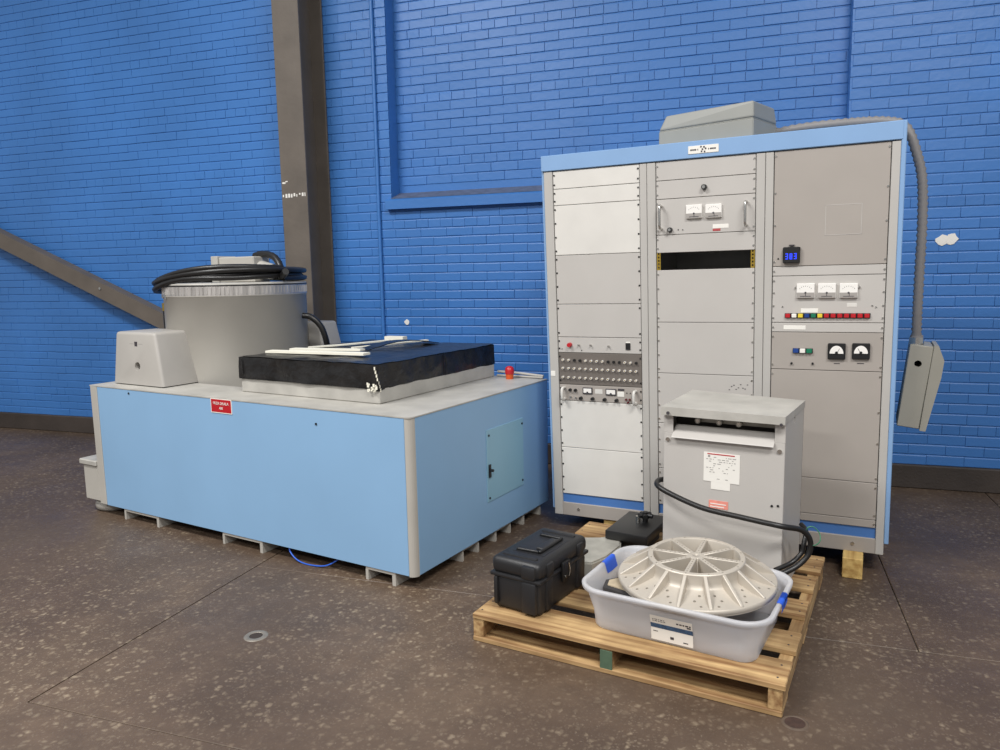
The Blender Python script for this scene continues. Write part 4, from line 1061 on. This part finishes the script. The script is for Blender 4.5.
tape(lambda x, y: x < -.3 and -.04 < y < .12); tape(lambda x, y: x > .3 and -.07 < y < .10)
# white label on the tote's front
a_ = -.06; b_ = .092
def ty(x, z_): return -base_h[1]-(.006*z_/.06 if z_ < .06 else .006+.024*(z_-.06)/(RH-.095))-.0012
m = MB(); 
def lq(x0, x1, z0, z1, d_): m.add([(x0, ty(0, z0)-d_, z0), (x1, ty(0, z0)-d_, z0), (x1, ty(0, z1)-d_, z1), (x0, ty(0, z1)-d_, z1)], [(0, 1, 2, 3)])
lq(a_, b_, .012, .06, 0); lq(a_, b_, .06, .112, 0)
tl_ = m.build('label', WHITE, tote); m = MB(); lq(a_, b_, .06, .079, .0006); m.build('label_band', mat('label_blue', (52, 84, 120), .6, var=.4, vscale=120), tl_)
m = MB(); rr = random.Random(8)
for z_ in (.095, .088): 
    x = a_+.008
    while x < a_+.05: w_ = rr.uniform(.004, .01); lq(x, x+w_, z_, z_+.003, .0006); x += w_+.003
x = a_+.095
while x < b_-.01: w_ = rr.uniform(.005, .012); lq(x, x+w_, .092, .098, .0006); x += w_+.003
lq(b_-.02, b_-.006, .084, .09, .0006); lq(a_+.07, a_+.083, .026, .036, .0006); lq(a_+.008, a_+.025, .045, .048, .0006); lq(b_-.035, b_-.018, .022, .026, .0006)
m.build('label_print', INK, tl_)['kind'] = 'stuff'
# foam block in the tote
FB = TT.sub(-.188, -.08, .25, .012)
t = thing('foam_block', 'dark foam block with worn tan top lying in the plastic tote', 'foam block', FB)
m = MB().prism([(-.10, -.05), (.02, -.10), (.12, -.06), (.12, .09), (-.02, .09), (-.10, .02)], lambda a, b, h: (a, b, h+(.02*(.1-a))), 0, .122); fixn(m.build('block', FOAMB, t))
m = MB().prism([(-.085, -.03), (.02, -.075), (.11, -.04), (.11, .08), (-.015, .08), (-.085, .015)], lambda a, b, h: (a, b, h+(.02*(.1-a))), .1215, .126); fixn(m.build('worn_face', SAND, t))

# ---- round aluminium fixture resting on the tote
FX = PL.sub(.786, .335, -.02, .281)
fix = thing('head_expander', 'round ribbed aluminium fixture plate with spokes resting in the plastic tote', 'fixture', FX)
RO, RT, HTOP, HS = .290, .178, .088, .034
fix.rotation_euler = (math.radians(2.5), 0, FX.a)
MB().lathe([(.10, -.012), (RO-.03, -.012), (RO-.004, -.008), (RO, -.004), (RO, .008), (RO-.003, .011)], seg=80).build('base_rim', ALU, fix)
cone = MB().lathe([(0, -.0115), (RO-.003, -.0115), (RO-.003, .011), (RO-.05, .018), (RT+.012, HS), (RT+.004, HS+.008), (RT, HS+.02), (RT, HTOP-.003), (RT-.003, HTOP), (RT-.019, HTOP), (RT-.021, HTOP-.003), (RT-.022, .0), (.04, -.004), (0, -.004)], seg=80).build('cone_body', ALU, fix)
m0 = MB(); hwid = .0065
P = [Vector(p) for p in ((RT-.004, -hwid*1.3, HS-.005), (RO-.004, -hwid*1.1, .006), (RO-.004, hwid*1.1, .006), (RT-.004, hwid*1.3, HS-.005), (RT-.004, -hwid, HTOP-.002), (RO-.006, -hwid*.8, .016), (RO-.006, hwid*.8, .016), (RT-.004, hwid, HTOP-.002))]
ribm = fixn(m0.hexa(P).build('rib', ALU, fix))
bm = bmesh.new(); bm.from_mesh(ribm.data); bmesh.ops.bevel(bm, geom=list(bm.edges), offset=.0018, segments=1, affect='EDGES'); bm.to_mesh(ribm.data); bm.free()
ribm.rotation_euler = (0, 0, math.radians(-90+3))
for i in range(1, 16):
    o = bpy.data.objects.new('rib', ribm.data); COL.objects.link(o); o.parent = fix; o.rotation_euler = (0, 0, math.radians(-87+22.5*i))
mS = MB().box(.02, RT-.018, -.0095, .0095, -.004, HTOP-.001, .002); so = mS.build('spoke', ALU, fix); mC = MB()
for r_ in (.045, .062, .079, .096, .113, .130, .147): mC.cyl((r_, 0, HTOP-.03), (r_, 0, HTOP+.01), .0034, seg=8)
spm = cut(weld(so), mC).data; bpy.data.objects.remove(so)
for i in range(8):
    o = bpy.data.objects.new('spoke', spm); COL.objects.link(o); o.parent = fix; o.rotation_euler = (0, 0, math.radians(-87+45*i))
MB().lathe([(.030, -.004), (.030, HTOP-.002), (.028, HTOP-.0005), (.008, HTOP-.0005), (.007, HTOP-.004), (.0001, HTOP-.004)], seg=32).build('hub', ALU, fix)
def zc_(r_): return .018+(HS-.018)*(RO-.05-r_)/(RO-.05-RT-.012) if r_ < RO-.05 else .011+(.007)*(RO-.003-r_)/.047
mC = MB()
for i in range(16):
    for (r_, da) in ((.212, 7 if i % 2 else 15.5), (.238, 11.2), (.266, 6.5 if i % 3 else 16)):
        t = math.radians(-87+22.5*i+da); x, y = r_*math.cos(t), r_*math.sin(t); mC.cyl((x, y, zc_(r_)-.022), (x, y, zc_(r_)+.02), .0052, seg=10)
    t = math.radians(-87+22.5*i+(0 if i % 2 == 0 else 5)); x, y = (RT-.010)*math.cos(t), (RT-.010)*math.sin(t); mC.cyl((x, y, HTOP-.03), (x, y, HTOP+.01), .0036, seg=8)
cut(weld(cone), mC)

# ---- grey cast bracket, black plate with star knob
def topz(px, py, z_): return PL.fz(px, py, z_)
zk = .17
poly = [topz(x, y, zk) for x, y in ((578, 562), (592, 563), (607, 556.5), (621, 545.5), (621, 539), (612, 535.5), (600, 537), (582, 537), (572, 545))]
cx = sum(p.x for p in poly)/len(poly); cy = sum(p.y for p in poly)/len(poly)
BF = PL.sub(cx, cy, 0, PH)
t = thing('cast_bracket', 'grey cast metal block lying on the pallet beside the black case', 'metal block', BF)
m = MB().prism([(p.x-cx, p.y-cy) for p in poly], lambda a, b, h: (a, b, h), 0, zk-PH); o = fixn(m.build('casting', ALUD, t))
bm = bmesh.new(); bm.from_mesh(o.data); bmesh.ops.bevel(bm, geom=[e for e in bm.edges if sum(v.co.z for v in e.verts) > 1.9*(zk-PH)], offset=.007, segments=2, affect='EDGES'); bm.to_mesh(o.data); bm.free()
p = topz(611, 551, zk-.01); MB().cyl((p.x-cx, p.y-cy-.004, zk-PH-.02), (p.x-cx+.008, p.y-cy-.012, zk-PH-.02), .007, seg=8).build('screw', CHROME, t)
zk = .215
poly = [topz(x, y, zk) for x, y in ((612.5, 528), (646.5, 532.5), (663, 517), (660, 508.5), (626, 509.5))]
cx = sum(p.x for p in poly)/len(poly); cy = sum(p.y for p in poly)/len(poly)
q = [topz(x, y, zk) for x, y in ((605, 530), (647, 537), (664, 516), (626, 507.5))]
BF = PL.sub(q[0].x, q[0].y, math.atan2(q[1].y-q[0].y, q[1].x-q[0].x), PH)
wq = (q[1]-q[0]).xy.length; lq_ = min(.36, (q[2]-q[1]).xy.length)
t = thing('black_plate', 'black square plate with star knob raised on a block behind the tote', 'plate', BF)
rbox('plate', 0, wq, 0, lq_, zk-PH-.042, zk-PH, .004, 2, BLACK, t)
rbox('support_block', .05, wq-.03, .05, lq_-.05, 0, zk-PH-.041, .006, 2, FOAMB, t)
m = MB(); kx, ky, kz = wq*.62, lq_*.62, zk-PH
m.cyl((kx, ky, kz-.001), (kx, ky, kz+.022), .013, seg=12)
for i in range(5):
    a = 2*math.pi*i/5; m.cyl((kx, ky, kz+.032), (kx+.036*math.cos(a), ky+.036*math.sin(a), kz+.032), .013, .011, seg=10)
m.cyl((kx, ky, kz+.018), (kx, ky, kz+.05), .019, .014, seg=12); kn = m.build('star_knob', BLACK, t)
MB().cyl((kx-.03, ky-.02, kz), (kx-.03, ky-.02, kz+.03), .011, seg=10).build('stud', CHROME, t)
# loose sheet of clear bag beside the plate
